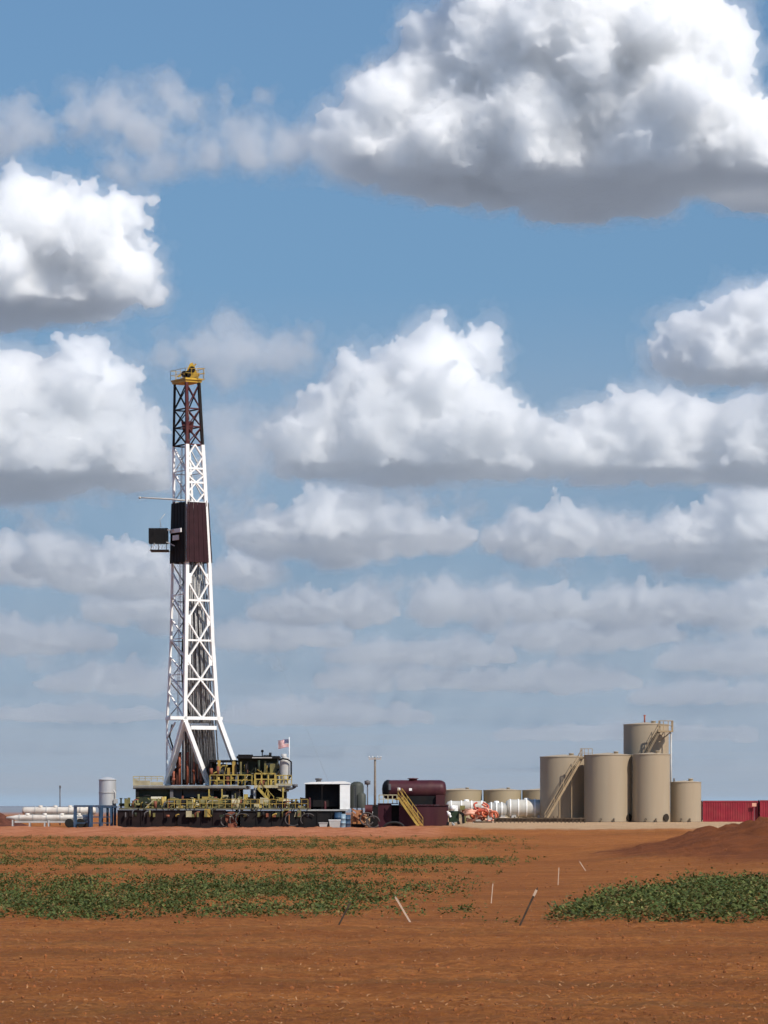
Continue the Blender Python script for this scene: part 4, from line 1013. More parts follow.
long_tank(6, 92, 814.8, 820.8, 401, 'white tank trailer nearer the camera with tapered pale nose', True, (13, 49, 70))
t = thing('lamp_mast', 'thin dark pole standing alone behind the white trailers', 'pole', (X(60, 450), 450, 0))
m = MB(); m.tube([(X(60, 450), 450, 0), (X(60, 450), 450, Z(787, 450))], .07); m.build('pole', GREY, t)
m = MB(); m.box(X(59.3, 450), X(60.9, 450), 449.8, 450.1, Z(788, 450), Z(785.6, 450)); m.build('lamp_head', GREY, t)
# dark bank of earth at the left edge
def heap_mesh(name, label, cx_, cy_, rx, ry, h, m_, kind, seed):
    n = 40; v, f = [], []
    for j in range(n + 1):
        for i in range(n + 1):
            u, w = i / n * 2 - 1, j / n * 2 - 1
            d = math.exp(-2.2 * (u * u + w * w)) - .06
            v.append((u * rx, w * ry, max(-.2, h * d * (.8 + .4 * mn.noise(Vector((u * 3 + seed, w * 3, seed)))))))
    for j in range(n):
        for i in range(n): a = j * (n + 1) + i; f.append((a, a + 1, a + n + 2, a + n + 1))
    me = bpy.data.meshes.new(name); me.from_pydata(v, [], f); me.polygons.foreach_set('use_smooth', [True] * len(f)); me.materials.append(m_)
    o = bpy.data.objects.new(name, me); col.objects.link(o); o.location = (cx_, cy_, 0); tag(o, label, *kind); return o
heap_mesh('soil_heap', 'low dark heap of earth at the left photo edge behind the pad bank', X(-6, 415), 415, 4.2, 3.5, 2.0, mat('dark_earth', (.10, .035, .022), .95, var=.4), ('soil heap',), 3)

# ------------------------------------------------------------------ between rig and maroon building
YS = 396.5
t = thing('shelter', 'white roofed equipment shelter with dark open side, raised beside the rig', 'shelter', (X(328, YS), YS, Z(811, YS)))
x0, x1, z0, z1 = X(305, YS), X(350, YS), Z(809.4, YS), Z(784, YS)
m = MB(); m.box(x0, x1 - .05, YS + 2.4, YS + 2.5, z0, z1); m.box(x0 + .02, x0 + .1, YS + .1, YS + 2.38, z0, z1); m.build('back_wall', mat('shelter_shaded_wall', (.007, .005, .006), .8, var=.5), t)  # near-black walls: the shade inside the shelter is put into their colour
m = MB(); m.box(X(340, YS), x1, YS - .02, YS + .06, z0 + .02, z1 - .02); m.box(x1 - .06, x1, YS + .08, YS + 2.5, z0 + .02, z1 - .02); m.build('end_panel', WHITE, t)
m = MB(); m.prism([(x0 - .06, z1 + .01), (x1 + .05, z1 + .01), (x1 + .0, z1 + .16), (X(345, YS), z1 + .30), (X(312, YS), z1 + .22), (x0 - .06, z1 + .1)], YS - .1, YS + 2.6); m.build('roof', WHITE, t)
m = MB(); m.box(x0, X(339.8, YS), YS + 1.2, YS + 1.25, z0 + .3, z1 - .02); m.build('interior_shade_panel', BLACK, t)  # black sheet added to stand for the shade behind the open side
m = MB()
for px_ in (305.6, 322, 339.4): m.bar((X(px_, YS), YS + .02, z0), (X(px_, YS), YS + .02, z1), .09)
m.build('post', NEARBLACK, t)
m = MB(); m.box(x0 + .3, x1 - .2, YS - .3, YS + 2.6, z0 - .16, z0 - .01); m.build('base', LGREY, t)
m = MB(); m.lathe((X(318.5, YS), YS + .8, 0), [(.28, z1 + .2), (.28, z1 + .45), (.40, z1 + .48), (.40, z1 + .62), (.001, z1 + .66)], 16); m.build('vent', GREY, t)
for (px_, hh) in ((307.5, .95), (309.5, 1.2), (325, .8)):
    m = MB(); m.lathe((X(px_, YS), YS + .4, z0), [(.12, 0), (.13, .05), (.13, hh), (.06, hh + .1), (.001, hh + .1)], 14); m.build('gas_bottle', RUST if px_ < 309 else DARKRED, t)
t = thing('storage_tank', 'dark grey round ended tank beside the white end of the shelter', 'tank', (X(357, 398), 398, 0))
zb, zt = Z(808, 398), Z(781.5, 398); rr = 6.8 * 398 / F
m = MB(); m.lathe((X(357, 398), 398.2, 0), [(.001, zb), (rr, zb), (rr, zb), (rr, zt - .5), (rr * .85, zt - .2), (rr * .45, zt - .03), (.001, zt)], 30); m.build('shell', mat('dark_grey_tank_paint', (.055, .06, .052), .55, var=.3, streak=True), t)
m = MB(); m.lathe((X(361.5, 398), 397.6, 0), [(.001, zb), (.5, zb), (.5, zb), (.5, zt - 1.5), (.3, zt - 1.25), (.001, zt - 1.2)], 20); m.build('side_vessel', mat('dark_grey_tank_paint', (.055, .06, .052)), t)
m = MB()
for px_ in (352, 357, 362): m.bar((X(px_, 398), 397.8, 0), (X(px_, 398), 397.8, zb), .14)
m.build('leg', NEARBLACK, t)
m = MB()
for k in range(12):
    m.bar((X(354.2, 398), 397.42, zb + .2 + k * .22), (X(356, 398), 397.38, zb + .2 + k * .22), .03)
for px_ in (354.2, 356): m.bar((X(px_, 398), 397.4, zb), (X(px_, 398), 397.4, zt - .5), .04)
m.build('ladder', GREY, t)
YC = 390.5; r_ = random.Random(4)
def drum(px_, Yf, m_, label, h=.95, rad=.34):
    t = thing('drum', label, 'drum', (X(px_, Yf), Yf, 0.0), 'drums standing by the shelter')
    m = MB(); c = (X(px_, Yf), Yf, 0); m.lathe(c, [(.001, .01), (rad, .01), (rad, .01), (rad, h * .33), (rad + .03, h * .34), (rad, h * .36), (rad, h * .66), (rad + .03, h * .67), (rad, h * .69), (rad, h), (rad, h), (rad - .05, h), (rad - .05, h - .03), (.001, h - .03)], 20); m.build('barrel', m_, t)
    m = MB(); m.lathe((c[0] + .15, c[1], 0), [(.05, h - .03), (.05, h + .02), (.001, h + .02)], 8); m.build('bung', GREY, t)
drum(338, YC - .4, BLUE, 'blue drum left of the grey bins', 1.7, .42)
drum(342.5, YC - .2, mat('pale_blue_plastic', (.22, .32, .40), .5), 'pale blue drum beside the darker blue one', 1.55, .40)
drum(347, YC, BLUE, 'blue drum nearest the orange engine unit', 1.45, .42)
def bin_(px0, px1, top, Yf, label):
    t = thing('waste_bin', label, 'bin', (X((px0 + px1) / 2, Yf), Yf + .5, 0), 'pale bins on the ground below the shelter')
    x0, x1, z1 = X(px0, Yf), X(px1, Yf), Z(top, Yf)
    m = MB(); m.prism([(x0 + .1, .08), (x1 - .1, .08), (x1, z1), (x0, z1)], Yf, Yf + 1.0); m.build('body', LGREY, t)
    m = MB(); m.box(x0 - .04, x1 + .04, Yf - .05, Yf + 1.05, z1 + .003, z1 + .09); m.build('lid', WHITE if px0 > 325 else LGREY, t)
    m = MB(); m.box(x0 + .15, x0 + .3, Yf, Yf + .9, 0, .077); m.box(x1 - .3, x1 - .15, Yf, Yf + .9, 0, .077); m.build('foot', NEARBLACK, t)
bin_(319, 327.5, 823.2, YC - 2.6, 'low grey bin on the ground, left of the taller pale one')
bin_(329, 340.5, 820.5, YC - 2.2, 'taller pale bin in front of the blue drums')
# rusty engine skid
t = thing('engine_unit', 'rusty orange engine unit with hoses between shelter and maroon building', 'engine', (X(360, 392), 392, 0))
RO = mat('rusty_orange_paint', (.40, .17, .075), .7, var=.4, scale=3, dirt=(.14, .06, .03), dirt_amt=.6)
m = MB(); m.pbox(353, 369, 816, 822, 392, 1.8); m.pbox(356, 363, 810, 816, 392.2, 1.2); m.build('block', RO, t)
m = MB(); m.bar(W(352, 812, 391.6), W(368, 827, 391.6), .3, .22); m.bar(W(352, 809, 391.7), W(366, 817, 391.7), .2); m.build('boom_arm', mat('rusty_orange_paint', (.4, .17, .07)), t)
m = MB(); m.pbox(365, 370, 817, 827, 391.5, .9); m.build('counterweight', mat('tan_paint', (.45, .30, .17), .7), t)
m = MB(); m.pbox(351, 372, 824, 827.4, 392.1, 1.6); m.build('skid', NEARBLACK, t)
m = MB(); m.lathe((X(365, 391.8), 391.7, Z(809.5, 391.8)), [(.001, 0), (.5, 0), (.5, .8), (.001, .8)], 16, 'x', False); m.build('motor', DARKRED, t)
for (px_, py_, rad) in ((367, 819, .75), (373, 822, .7)):
    m = MB(); c = W(px_, py_, 391); m.tube([c + Vector((rad * math.cos(a), 0, rad * .9 * math.sin(a))) for a in [k * R(330) / 18 for k in range(19)]], .08, 8); m.build('hose', DKHOSE, t)
t = thing('generator', 'black boxy machine with a pale round dial left of the maroon building', 'generator', (X(373.5, 394), 394, 0))
m = MB(); m.pbox(368.5, 378, 806, 826, 394, 2.2); m.build('housing', BLACK, t)
m = MB(); m.lathe(W(371, 812.6, 393.9), [(.001, -.06), (.2, -.06), (.22, 0), (.22, .1)], 16, 'y', False); m.build('dial', LGREY, t)
m = MB(); m.pbox(368, 378.4, 804.6, 805.9, 393.9, 2.4); m.build('lid', NEARBLACK, t)
m = MB(); m.pbox(368.6, 377.6, 826.1, 827.6, 394.1, 2); m.build('skid', NEARBLACK, t)
# utility poles
def utility_pole(px_, top, Yf, label, arm):
    t = thing('utility_pole', label, 'utility pole', (X(px_, Yf), Yf, 0), 'utility poles behind the site')
    m = MB(); m.tube([(X(px_, Yf), Yf, 0), (X(px_, Yf), Yf, Z(top, Yf))], [.19, .13], 10); m.build('pole', WOOD, t)
    w = arm * Yf / F
    m = MB(); m.box(X(px_, Yf) - w, X(px_, Yf) + w, Yf - .24, Yf - .14, Z(top + 2.6, Yf), Z(top + 1.3, Yf)); m.build('crossarm', mat('pale_crossarm', (.40, .37, .34), .8), t)
    for k in (-1, -.45, .45, 1):
        m = MB(); m.lathe((X(px_, Yf) + k * w * .93, Yf - .19, Z(top + 1.3, Yf)), [(.03, 0), (.03, .1), (.09, .11), (.1, .2), (.05, .3), (.001, .31)], 10); m.build('insulator', mat('white_porcelain', (.7, .7, .68), .3), t)
utility_pole(375, 757, 490, 'tall utility pole with pale crossarm just left of the maroon building', 6.2)
t = thing('utility_pole', 'shorter slim pole with small round top beside the tall crossarmed one', 'utility pole', (X(367.5, 530), 530, 0), 'utility poles behind the site')
m = MB(); m.tube([(X(367.5, 530), 530, 0), (X(367.5, 530), 530, Z(784, 530))], [.12, .09], 8); m.build('pole', GREY, t)
m = MB(); m.lathe((X(367.5, 530), 530, Z(785, 530)), [(.001, 0), (.42, .1), (.45, .6), (.001, .75)], 12); m.build('transformer', GREY, t)

# ------------------------------------------------------------------ maroon building with the horizontal vessel on top
YB_ = 395; GB = .05
t = thing('pump_house', 'maroon steel pump house with yellow stairs, below a horizontal vessel', 'pump house', (X(413, YB_), YB_, GB))
m = MB(); m.box(X(378, YB_), X(391.5, YB_), YB_, YB_ + 5, GB, Z(804, YB_)); m.box(X(399, YB_), X(448, YB_), YB_ - .3, YB_ + 5, GB, Z(805.6, YB_)); m.build('wall', mat('maroon_wall', (.040, .009, .017), .55, var=.15, scale=.8, dirt=DUST, dirt_amt=.10, streak=True), t)
m = MB(); m.box(X(391.5, YB_) + .003, X(399, YB_) - .003, YB_ + .8, YB_ + 4.8, GB, Z(805, YB_)); m.build('doorway_shade', BLACK, t)  # solid black block closing the opening, standing for the dark inside
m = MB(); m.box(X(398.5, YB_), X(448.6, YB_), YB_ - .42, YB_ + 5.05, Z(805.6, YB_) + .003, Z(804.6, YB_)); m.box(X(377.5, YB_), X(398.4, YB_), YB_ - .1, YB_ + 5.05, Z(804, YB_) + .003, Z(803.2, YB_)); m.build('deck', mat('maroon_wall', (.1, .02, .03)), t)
m = MB(); m.box(X(404, YB_), X(436, YB_), YB_ + .6, YB_ + 4, Z(804.6, YB_) + .003, Z(796, YB_)); m.build('recess_shade_block', BLACK, t)  # solid black block standing for the shaded gap under the vessel
for (a, b) in ((399, 404), (436, 445)):
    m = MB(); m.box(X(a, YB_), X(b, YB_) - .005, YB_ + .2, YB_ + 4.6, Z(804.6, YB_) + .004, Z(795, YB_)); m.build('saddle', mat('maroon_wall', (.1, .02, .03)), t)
m = MB(); railing(m, (X(379, YB_), YB_ + .02, Z(803.2, YB_)), (X(397, YB_), YB_ + .02, Z(803.2, YB_)), .9, 4, .05); m.build('railing', KHAKI, t)
stairs(W(421, 827, YB_ - 1.2) * 1, W(400, 797.5, YB_ - 1.0), 1.3, t, mat('stair_yellow', (.42, .29, .06), .6, var=.3, dirt=(.2, .1, .05), dirt_amt=.5), mat('stair_rust', (.33, .14, .05), .7, var=.4), Vector((.35, 1, 0)))
m = MB(); m.pbox(395, 403, 798.5, 800, YB_ - 1.4, 1.4); m.build('landing', mat('stair_yellow', (.42, .29, .06)), t)
for (a, b, c_) in ((397, 789, 2.3), (408.5, 789.5, 1.5)):
    m = MB(); p = W(a + 2, b, YB_ + .1); m.pbox(a + .6, a + 3.4, b - 1.3, b + 1.2, YB_ - .1, .2); m.tube([p + Vector((0, .3, 0)), p + Vector((0, .9, 0))], .08); m.build('flood_lamp', WHITE, t)
YV = YB_ + 2.4; rv = 9.6 * YV / F; zc = Z(788.8, YV) - .1
t = thing('pressure_vessel', 'maroon horizontal cylinder vessel lying on the pump house', 'vessel', (X(413, YV), YV, Z(797, YV)))
m = MB(); xa, xb = X(387, YV), X(446, YV); m.lathe((0, YV, zc), [(rv, xa), (rv, xb - .7), (rv * .93, xb - .35), (rv * .75, xb - .1), (rv * .4, xb), (.001, xb + .03)], 40, 'x'); m.build('shell', MAROON, t)
m = MB(); xh = X(382, YV); m.lathe((0, YV, zc), [(.001, xh), (rv * .5, xh + .05), (rv * .85, xh + .25), (rv * 1.0, xa - .06), (rv * 1.03, xa - .05), (rv * 1.03, xa + .25), (rv * 1.004, xa + .26)], 40, 'x'); m.build('end_cap', BLACK, t)
m = MB(); m.lathe((X(389.5, YV) , YV - rv * .8, zc - .1), [(.001, 0), (.25, 0), (.25, .3), (.001, .3)], 14, 'y'); m.pbox(388.6, 391, 784, 790, YV - rv - .1, .3); m.build('gauge_box', mat('grey_paint', (.1, .11, .12)), t)
m = MB(); m.lathe((X(413, YV), YV, 0), [(.45, zc + rv - .06), (.45, zc + rv + .1), (.6, zc + rv + .12), (.6, zc + rv + .2), (.001, zc + rv + .24)], 18); m.build('manway', DARKRED, t)
# black culvert pipe lying at the foot
t = thing('culvert_pipe', 'black arched pipe section lying on the ground before the pump house', 'pipe', (X(394, 378), 378, 0))
m = MB(); pts = []
c = W(394, 829.3, 378); c.z = gz(c.x, 378) + .05
for k in range(13):
    a = PI * k / 12; pts.append(c + Vector((1.05 * math.cos(a), 0, .62 * math.sin(a))))
m.tube(pts, .14, 10); m.build('arch', RUBBER, t)
m = MB(); m.tube([p + Vector((0, 1.0, 0)) for p in pts], .14, 10); 
for p in pts[::3]: m.tube([p, p + Vector((0, 1, 0))], .05, 6)
m.build('rear_arch', RUBBER, t)

# ------------------------------------------------------------------ right part of the pad
GP = .58
# pump truck like cluster
t = thing('pump_unit', 'black and white pump unit with green engine beside the pump house', 'pump', (X(456, 390), 390, .5))
m = MB(); m.pbox(449, 459, 811, 822, 390, 1.2); m.build('engine', mat('deep_green_paint', (.02, .035, .018), .6, var=.4, scale=3), t)
m = MB(); m.pbox(452, 458, 805.4, 811, 390.1, .9); m.ball(W(453, 808, 389.9), .3); m.ball(W(449, 814, 389.8), .2); m.bar(W(447.5, 811, 389.8), W(451, 817, 389.8), .2); m.build('white_filter', WHITE, t)
m = MB()
for (a, b, c_, d) in ((448, 822, 447, 828.5), (453, 822, 453.5, 829), (458, 821, 460, 829), (463, 815, 464, 829), (459, 812, 464, 815)): m.bar(W(a, b, 389.8), W(c_, d, 389.8), .28)
m.build('frame', BLACK, t)
m = MB(); m.pbox(460, 465, 805.5, 810, 390.4, .7); m.build('control_box', mat('olive_paint', (.17, .15, .05)), t)
m = MB(); m.pbox(462, 466, 816, 823, 390.2, .6); m.build('control_box', mat('olive_paint', (.17, .15, .05)), t)
m = MB(); m.tube([W(452, 823, 389.6), W(456, 827, 389.5), W(462, 826, 389.5), W(470, 828, 389.4), W(474, 823, 389.5)], .12, 8); m.build('hose', LGREY, t)
# coil of orange pipe
t = thing('pipe_coil', 'tangled coil of orange plastic pipe lying between pump and pale tanks', 'pipe coil', (X(482, 391), 391, .5))
r_ = random.Random(12)
for k in range(22):
    m = MB(); hx = r_.gauss(0, 6.5); c = W(481 + hx, 815.5 - max(0, 1 - (hx / 11) ** 2) * r_.uniform(0, 9), 391.2 + r_.uniform(-.6, .8)); ra = r_.uniform(.3, .8); rb = ra * r_.uniform(.45, .9); tl = r_.uniform(-1.6, 1.6)
    pts = []; ph = r_.uniform(0, 6); st = r_.uniform(.55, 1.0)
    for q in range(23):
        a = ph + q * 2 * PI * st / 22; x_, z_ = ra * math.cos(a) * (1 + .12 * math.sin(3 * a + k)), rb * math.sin(a)
        p = c + Vector((x_ * math.cos(tl) - z_ * math.sin(tl), .45 * math.sin(a + k), x_ * math.sin(tl) + z_ * math.cos(tl)))
        p.z = max(p.z, .75 + .05 * r_.random()); pts.append(p)
    m.tube(pts, .105, 8); m.build('loop', (ORANGE, mat('deep_orange_plastic', (.42, .07, .035), .5, var=.3), PINK)[k % 3], t)
m = MB(); m.tube([W(477, 814, 390.6), W(470, 813, 390.5), W(464, 815, 390.6)], .2, 10); m.tube([W(478, 811.5, 390.8), W(470, 811, 390.7), W(465, 812.5, 390.8)], .15, 10); m.build('loose_end', PINK, t)
m = MB(); m.box(X(473, 391), X(492, 391), 390.4, 392.6, .5, Z(821.2, 391)); m.build('pallet', TIMBER, t)
t = thing('sand_pile', 'small pale heap of sacks right of the orange pipe coil', 'sacks', (X(500, 393), 393, GP))
r_ = random.Random(9)
for k in range(9):
    m = MB(); c = W(494 + (k % 4) * 3.2 + r_.uniform(-.5, .5) + (k // 4), 820.3 - (k // 4) * 2.0, 393 + r_.uniform(-.2, .3)); m.ball(c, .24, sz=.55); 
    mm = m; mm.v = [(c.x + (v[0] - c.x) * 1.5, v[1], v[2]) for v in mm.v]; mm.build('sack', mat('pale_sacking', (.55, .45, .36), .9), t)
# pale horizontal tanks on the ground
def lying_tank(px0, px1, py0, py1, Yf, label, m_, ribs):
    r_ = (py1 - py0) / 2 * Yf / F; zc = Z((py0 + py1) / 2, Yf); x0, x1 = X(px0, Yf), X(px1, Yf)
    t = thing('horizontal_tank', label, 'tank', ((x0 + x1) / 2, Yf, GP), 'pale horizontal tanks lying between pump house and tan tanks')
    m = MB(); m.lathe((0, Yf, zc), [(.001, x0), (r_ * .5, x0 + .04), (r_ * .85, x0 + .18), (r_, x0 + .45), (r_, x1 - .45), (r_ * .85, x1 - .18), (r_ * .5, x1 - .04), (.001, x1)], 36, 'x'); m.build('shell', m_, t)
    for k in range(ribs):
        xx = x0 + .6 + (x1 - x0 - 1.2) * k / (ribs - 1); m = MB(); m.lathe((0, Yf, zc), [(r_ + .005, xx - .07), (r_ + .06, xx - .07), (r_ + .06, xx + .07), (r_ + .005, xx + .07)], 36, 'x', False); m.build('band', WHITE, t)
    for fr in (.2, .8):
        xx = x0 + (x1 - x0) * fr; m = MB(); m.prism([(xx - .25, zc - r_ * .8), (xx + .25, zc - r_ * .8), (xx + .35, GP - .1), (xx - .35, GP - .1)], Yf - r_ * .8, Yf + r_ * .8); m.build('saddle', LGREY, t)
    m = MB(); m.lathe(((x0 + x1) / 2, Yf, 0), [(.3, zc + r_ - .05), (.3, zc + r_ + .15), (.001, zc + r_ + .2)], 14); m.build('hatch', WHITE, t)
GT = mat('pale_grey_tank_paint', (.50, .49, .45), .5, var=.12, dirt=(.3, .22, .15), dirt_amt=.4, streak=True)
lying_tank(505, 548, 799.5, 817, 412, 'large pale grey horizontal tank with white bands, left of the tan tanks', GT, 5)
lying_tank(486, 507, 802.5, 817, 411, 'short grey horizontal tank right of the orange coil', mat('mid_grey_tank_paint', (.30, .30, .29), .5, var=.15, streak=True), 3)
lying_tank(446, 487, 801, 812, 416, 'pale horizontal tank behind the orange coil and pump', GT, 4)
# low timber fence
t = thing('timber_fence', 'low dark fence of close timber posts before the pale tanks', 'fence', (X(520, 389), 389, GP))
r_ = random.Random(2)
for k in range(24):
    xx = X(495 + k * 3.9, 389); m = MB(); m.box(xx - .07, xx + .07, 389, 389.14, .4, GP + .62 + r_.uniform(-.1, .12)); m.build('post', TIMBER, t)
m = MB(); m.box(X(494, 389), X(586, 389), 389.142, 389.2, GP + .1, GP + .50); m.build('board', TIMBER, t)
m = MB(); m.box(X(494, 389), X(586, 389), 388.94, 388.998, GP + .42, GP + .55); m.build('rail', TIMBER, t)
# tan storage tanks
TS0 = mat('tan_base_ring', (.22, .16, .10), .7, var=.3)
def tan_tank(px0, px1, py0, Yf, label, base, m_=TAN, group='tan storage tanks on the pad', manhole=None, roof=True, pipe=None, courses=1):
    s = Yf / F; rr = (px1 - px0) / 2 * s; cx_, cy_ = X((px0 + px1) / 2, Yf), Yf + rr
    zt = Z(py0, Yf)
    t = thing('storage_tank', label, 'tank', (cx_, cy_, base), group)
    m = MB(); prof_ = [(.001, base + .002), (rr, base + .002), (rr, base + .002)]
    for k in range(courses):
        za, zb = base + (zt - base) * k / courses, base + (zt - base) * (k + 1) / courses
        prof_ += [(rr, za + .03), (rr, zb - .03), (rr - .006, zb)] if k < courses - 1 else [(rr, za + .03), (rr, zt)]
    prof_ += [(rr, zt), (rr + .05, zt), (rr + .05, zt), (rr + .05, zt + .07), (rr + .05, zt + .07)]
    m.lathe((cx_, cy_, 0), prof_, 64); m.build('shell', m_, t)
    m = MB(); m.lathe((cx_, cy_, 0), [(rr + .045, zt + .071), (rr * .5, zt + .071 + rr * .05), (.25, zt + .071 + rr * .09), (.001, zt + .08 + rr * .09)], 64); rf = m.build('roof', TANROOF, t)
    m = MB(); m.lathe((cx_ + rr * .3, cy_ - rr * .35, 0), [(.26, zt + .1), (.26, zt + .38), (.3, zt + .39), (.3, zt + .45), (.001, zt + .47)], 14); m.build('hatch', TANROOF, rf)
    if manhole:
        a = manhole; c = Vector((cx_ + rr * math.sin(a), cy_ - rr * math.cos(a), base + .52)); n = Vector((math.sin(a), -math.cos(a), 0))
        m = MB(); m.tube([c - n * .02, c + n * .12], .36, 20); m.tube([c + n * .12, c + n * .17], .43, 20); m.build('manhole', mat('dark_manhole', (.03, .022, .015), .6), t)
    if pipe:
        m = MB(); m.tube([(cx_ + pipe * s, cy_, zt), (cx_ + pipe * s, cy_, zt + 1.15)], .09, 10); m.lathe((cx_ + pipe * s, cy_, zt + 1.0), [(.14, 0), (.14, .15), (.001, .17)], 10); m.build('vent_pipe', mat('rust_red_paint', (.26, .07, .035)), t)
    return t, Vector((cx_, cy_, 0)), rr, zt
tA = tan_tank(541, 589, 757, 408.5, 'tan tank with outside stairs, leftmost of the tall tan tanks', GP)
tB = tan_tank(585.5, 634, 755.2, 404, 'broad tan tank between the stairs and the narrower front tank', GP, manhole=R(52))
tC = tan_tank(634, 671.5, 754.6, 403, 'front tan tank directly below the tallest one', GP, manhole=R(44))
tD = tan_tank(625, 670.5, 724.5, 411, 'tallest tan tank, rising behind the others with a red vent pipe', GP, pipe=-1.5)
tE = tan_tank(671.5, 702.5, 782.5, 405, 'shortest tan tank at the right end, next to the red containers', GP, pipe=None)
m = MB(); m.tube([(tE[1].x - tE[2] * .75, tE[1].y, tE[3]), (tE[1].x - tE[2] * .75, tE[1].y, tE[3] + .5)], .1); m.build('vent_pipe', GREY, tE[0])
for (tk_, nm) in ((tB, 'outlet_pipe'), (tC, 'outlet_pipe'), (tE, 'outlet_pipe')):
    c, rr = tk_[1], tk_[2]
    for a in (-.35, .15):
        p = Vector((c.x + rr * math.sin(a), c.y - rr * math.cos(a), GP + .32)); n_ = Vector((math.sin(a), -math.cos(a), 0))
        m = MB(); m.tube([p - n_ * .05, p + n_ * .35, p + n_ * .42 - Vector((0, 0, .3))], .07, 8); m.tube([p + n_ * .18, p + n_ * .24], .13, 12); m.build(nm, mat('outlet_paint', (.13, .10, .07), .6), tk_[0])
    m = MB(); m.lathe((c.x, c.y, 0), [(rr + .004, GP + .003), (rr + .09, GP + .003), (rr + .09, GP + .06), (rr + .004, GP + .06)], 64, smooth=False); m.build('base_ring', TS0, tk_[0])
# flights of stairs
TS = mat('tan_stair_paint', (.34, .25, .145), .6, var=.2, dirt=(.15, .1, .06), dirt_amt=.4)
YW = 406.8
t = thing('tank_stairs', 'tan stairs climbing the leftmost tall tank', 'stairs', (X(546, YW), YW, GP), 'outside stairs on the tan tanks')
stairs((X(545, YW), YW, GP), (X(582, YW), YW + .1, Z(758, YW)), .95, t, TS, TS)
m = MB(); m.box(X(580, YW), X(592, YW), YW - .6, YW + 1.3, Z(758.6, YW), Z(757.6, YW)); pl = m.build('landing', TS, t)
m = MB(); railing(m, (X(580, YW), YW - .55, Z(757.6, YW)), (X(592, YW), YW - .55, Z(757.6, YW)), 1.0, 3, .035); m.build('landing_railing', TS, pl)
for px_ in (560, 572): 
    m = MB(); m.bar((X(px_, YW), YW + .35, GP), (X(px_, YW), YW + .35, Z(822 - (px_ - 545) * 1.73, YW) - .2), .1); m.build('prop', TS, t)
YW2 = 409.6
t = thing('tank_stairs', 'dark railed stairs to a landing at the tallest tank top', 'stairs', (X(640, YW2), YW2, GP), 'outside stairs on the tan tanks')
stairs((X(612, YW2), YW2, GP + .2), (X(660, YW2), YW2 + .1, Z(730, YW2)), .9, t, mat('shaded_tan_stair_paint', (.20, .15, .095), .6, var=.25), TS)  # darker copy of the stair paint, with the shadow on this flight in it
m = MB(); m.box(X(658, YW2), X(673, YW2), YW2 - .5, YW2 + 1.6, Z(732, YW2), Z(730.6, YW2)); pl = m.build('landing', TS, t)
m = MB(); railing(m, (X(658.4, YW2), YW2 - .45, Z(730.6, YW2)), (X(672.6, YW2), YW2 - .45, Z(730.6, YW2)), 1.1, 3, .045); railing(m, (X(672.6, YW2), YW2 - .4, Z(730.6, YW2)), (X(672.6, YW2), YW2 + 1.5, Z(730.6, YW2)), 1.1, 2, .045); m.build('landing_railing', TS, pl)
m = MB(); m.bar((X(659, YW2), YW2 + .3, Z(742, YW2)), (X(671, YW2), YW2 + .3, Z(732, YW2)), .12); m.build('bracket', TS, t)
m = MB(); m.tube([(X(671.8, YW2), YW2 + 1, GP), (X(671.8, YW2), YW2 + 1, Z(733, YW2))], .1); m.build('down_pipe', LGREY, t)
# far tanks
for (a, b, lab) in ((440, 482.5, 'far pale tan tank showing above the pump unit, left of three'), (484, 522, 'far pale tan tank behind the orange coil, middle of three'), (523, 560, 'far pale tan tank half hidden by the tan tank with stairs')):
    tan_tank(a, b, 790.5, 530, lab, 0, FARTAN, 'far tan tanks behind the pad')
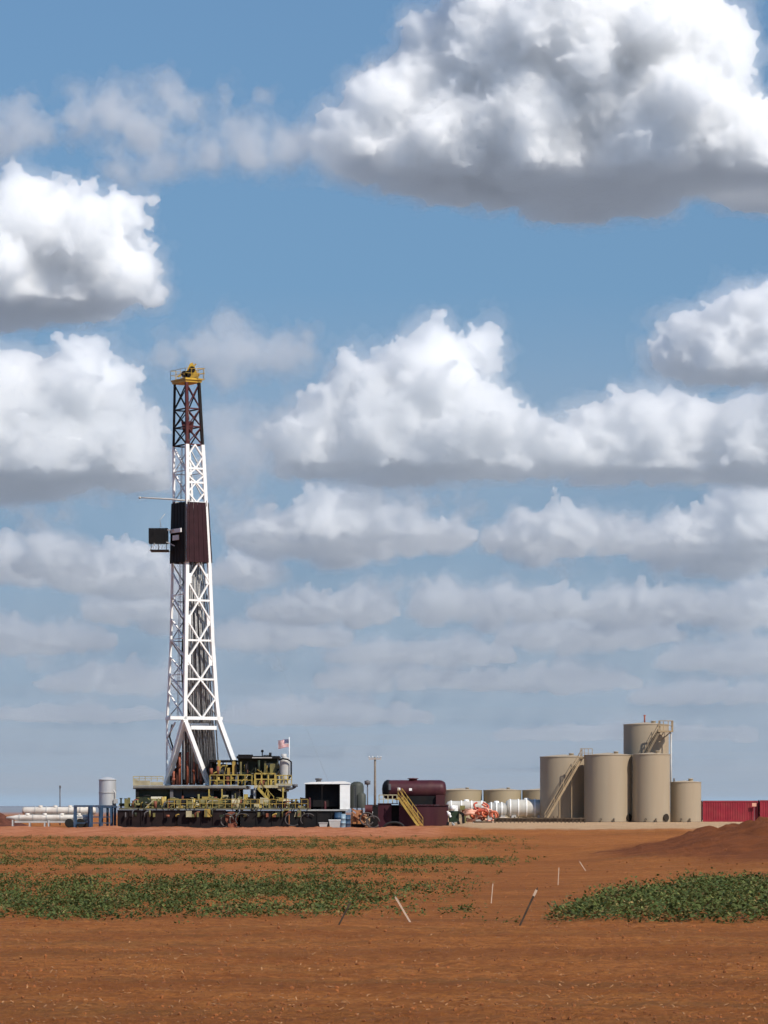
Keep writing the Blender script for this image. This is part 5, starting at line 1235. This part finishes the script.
# red containers
def container(px0, px1, Yf, label, py0=801):
    x0, x1, z0, z1 = X(px0, Yf), X(px1, Yf), GP, Z(py0, Yf)
    t = thing('shipping_container', label, 'container', ((x0 + x1) / 2, Yf + 1.2, GP), 'red containers at the right edge')
    m = MB(); nn = int((x1 - x0) / .28); o_ = []
    for k in range(nn): 
        a = x0 + .12 + (x1 - x0 - .24) * k / nn; w = (x1 - x0 - .24) / nn; o_ += [(a, 0), (a + w * .35, 0), (a + w * .5, .025), (a + w * .85, .025)]
    v, f = [], []
    for (xx, yy) in o_: v += [(xx, Yf + .03 + yy, z0 + .2), (xx, Yf + .03 + yy, z1 - .12)]
    for k in range(len(o_) - 1): f.append((2 * k, 2 * k + 2, 2 * k + 3, 2 * k + 1))
    m.add(v, f); m.box(x0 + .1, x1 - .1, Yf + .1, Yf + 2.35, z0 + .18, z1 - .05); m.build('wall', REDBOX, t)
    m = MB()
    for xx in (x0, x1 - .12): m.box(xx, xx + .12, Yf, Yf + .12, z0, z1); m.box(xx, xx + .12, Yf + 2.33, Yf + 2.45, z0, z1)
    m.box(x0 + .122, x1 - .122, Yf + .005, Yf + .1, z1 - .13, z1 - .002); m.box(x0 + .122, x1 - .122, Yf + .005, Yf + .1, z0 + .02, z0 + .2)
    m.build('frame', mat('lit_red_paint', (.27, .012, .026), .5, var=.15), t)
    m = MB(); m.box(x0 + .02, x1 - .02, Yf + .02, Yf + 2.43, z1 + .002, z1 + .05); m.build('roof', mat('dusty_grey_roof', (.16, .15, .15), .7), t)
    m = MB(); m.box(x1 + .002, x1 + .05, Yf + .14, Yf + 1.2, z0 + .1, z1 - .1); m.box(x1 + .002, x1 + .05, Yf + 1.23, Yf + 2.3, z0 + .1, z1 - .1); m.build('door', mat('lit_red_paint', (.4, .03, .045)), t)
    return t
container(703, 758, 414, 'long dark red container next to the shortest tan tank')
container(760, 820, 413.5, 'red container cut off by the right photo edge', 800.5)
for z_ in (): pass
t = thing('white_box', 'small white sign boards fixed between the red containers', 'sign', (X(755, 413), 413.2, GP))
m = MB(); m.box(X(752.6, 413), X(757, 413), 413.6, 413.66, Z(806.5, 413), Z(803, 413)); m.build('board', PINK, t)
m = MB(); m.bar((X(754.8, 413), 413.7, GP), (X(754.8, 413), 413.7, Z(806, 413)), .06); m.build('post', GREY, t)
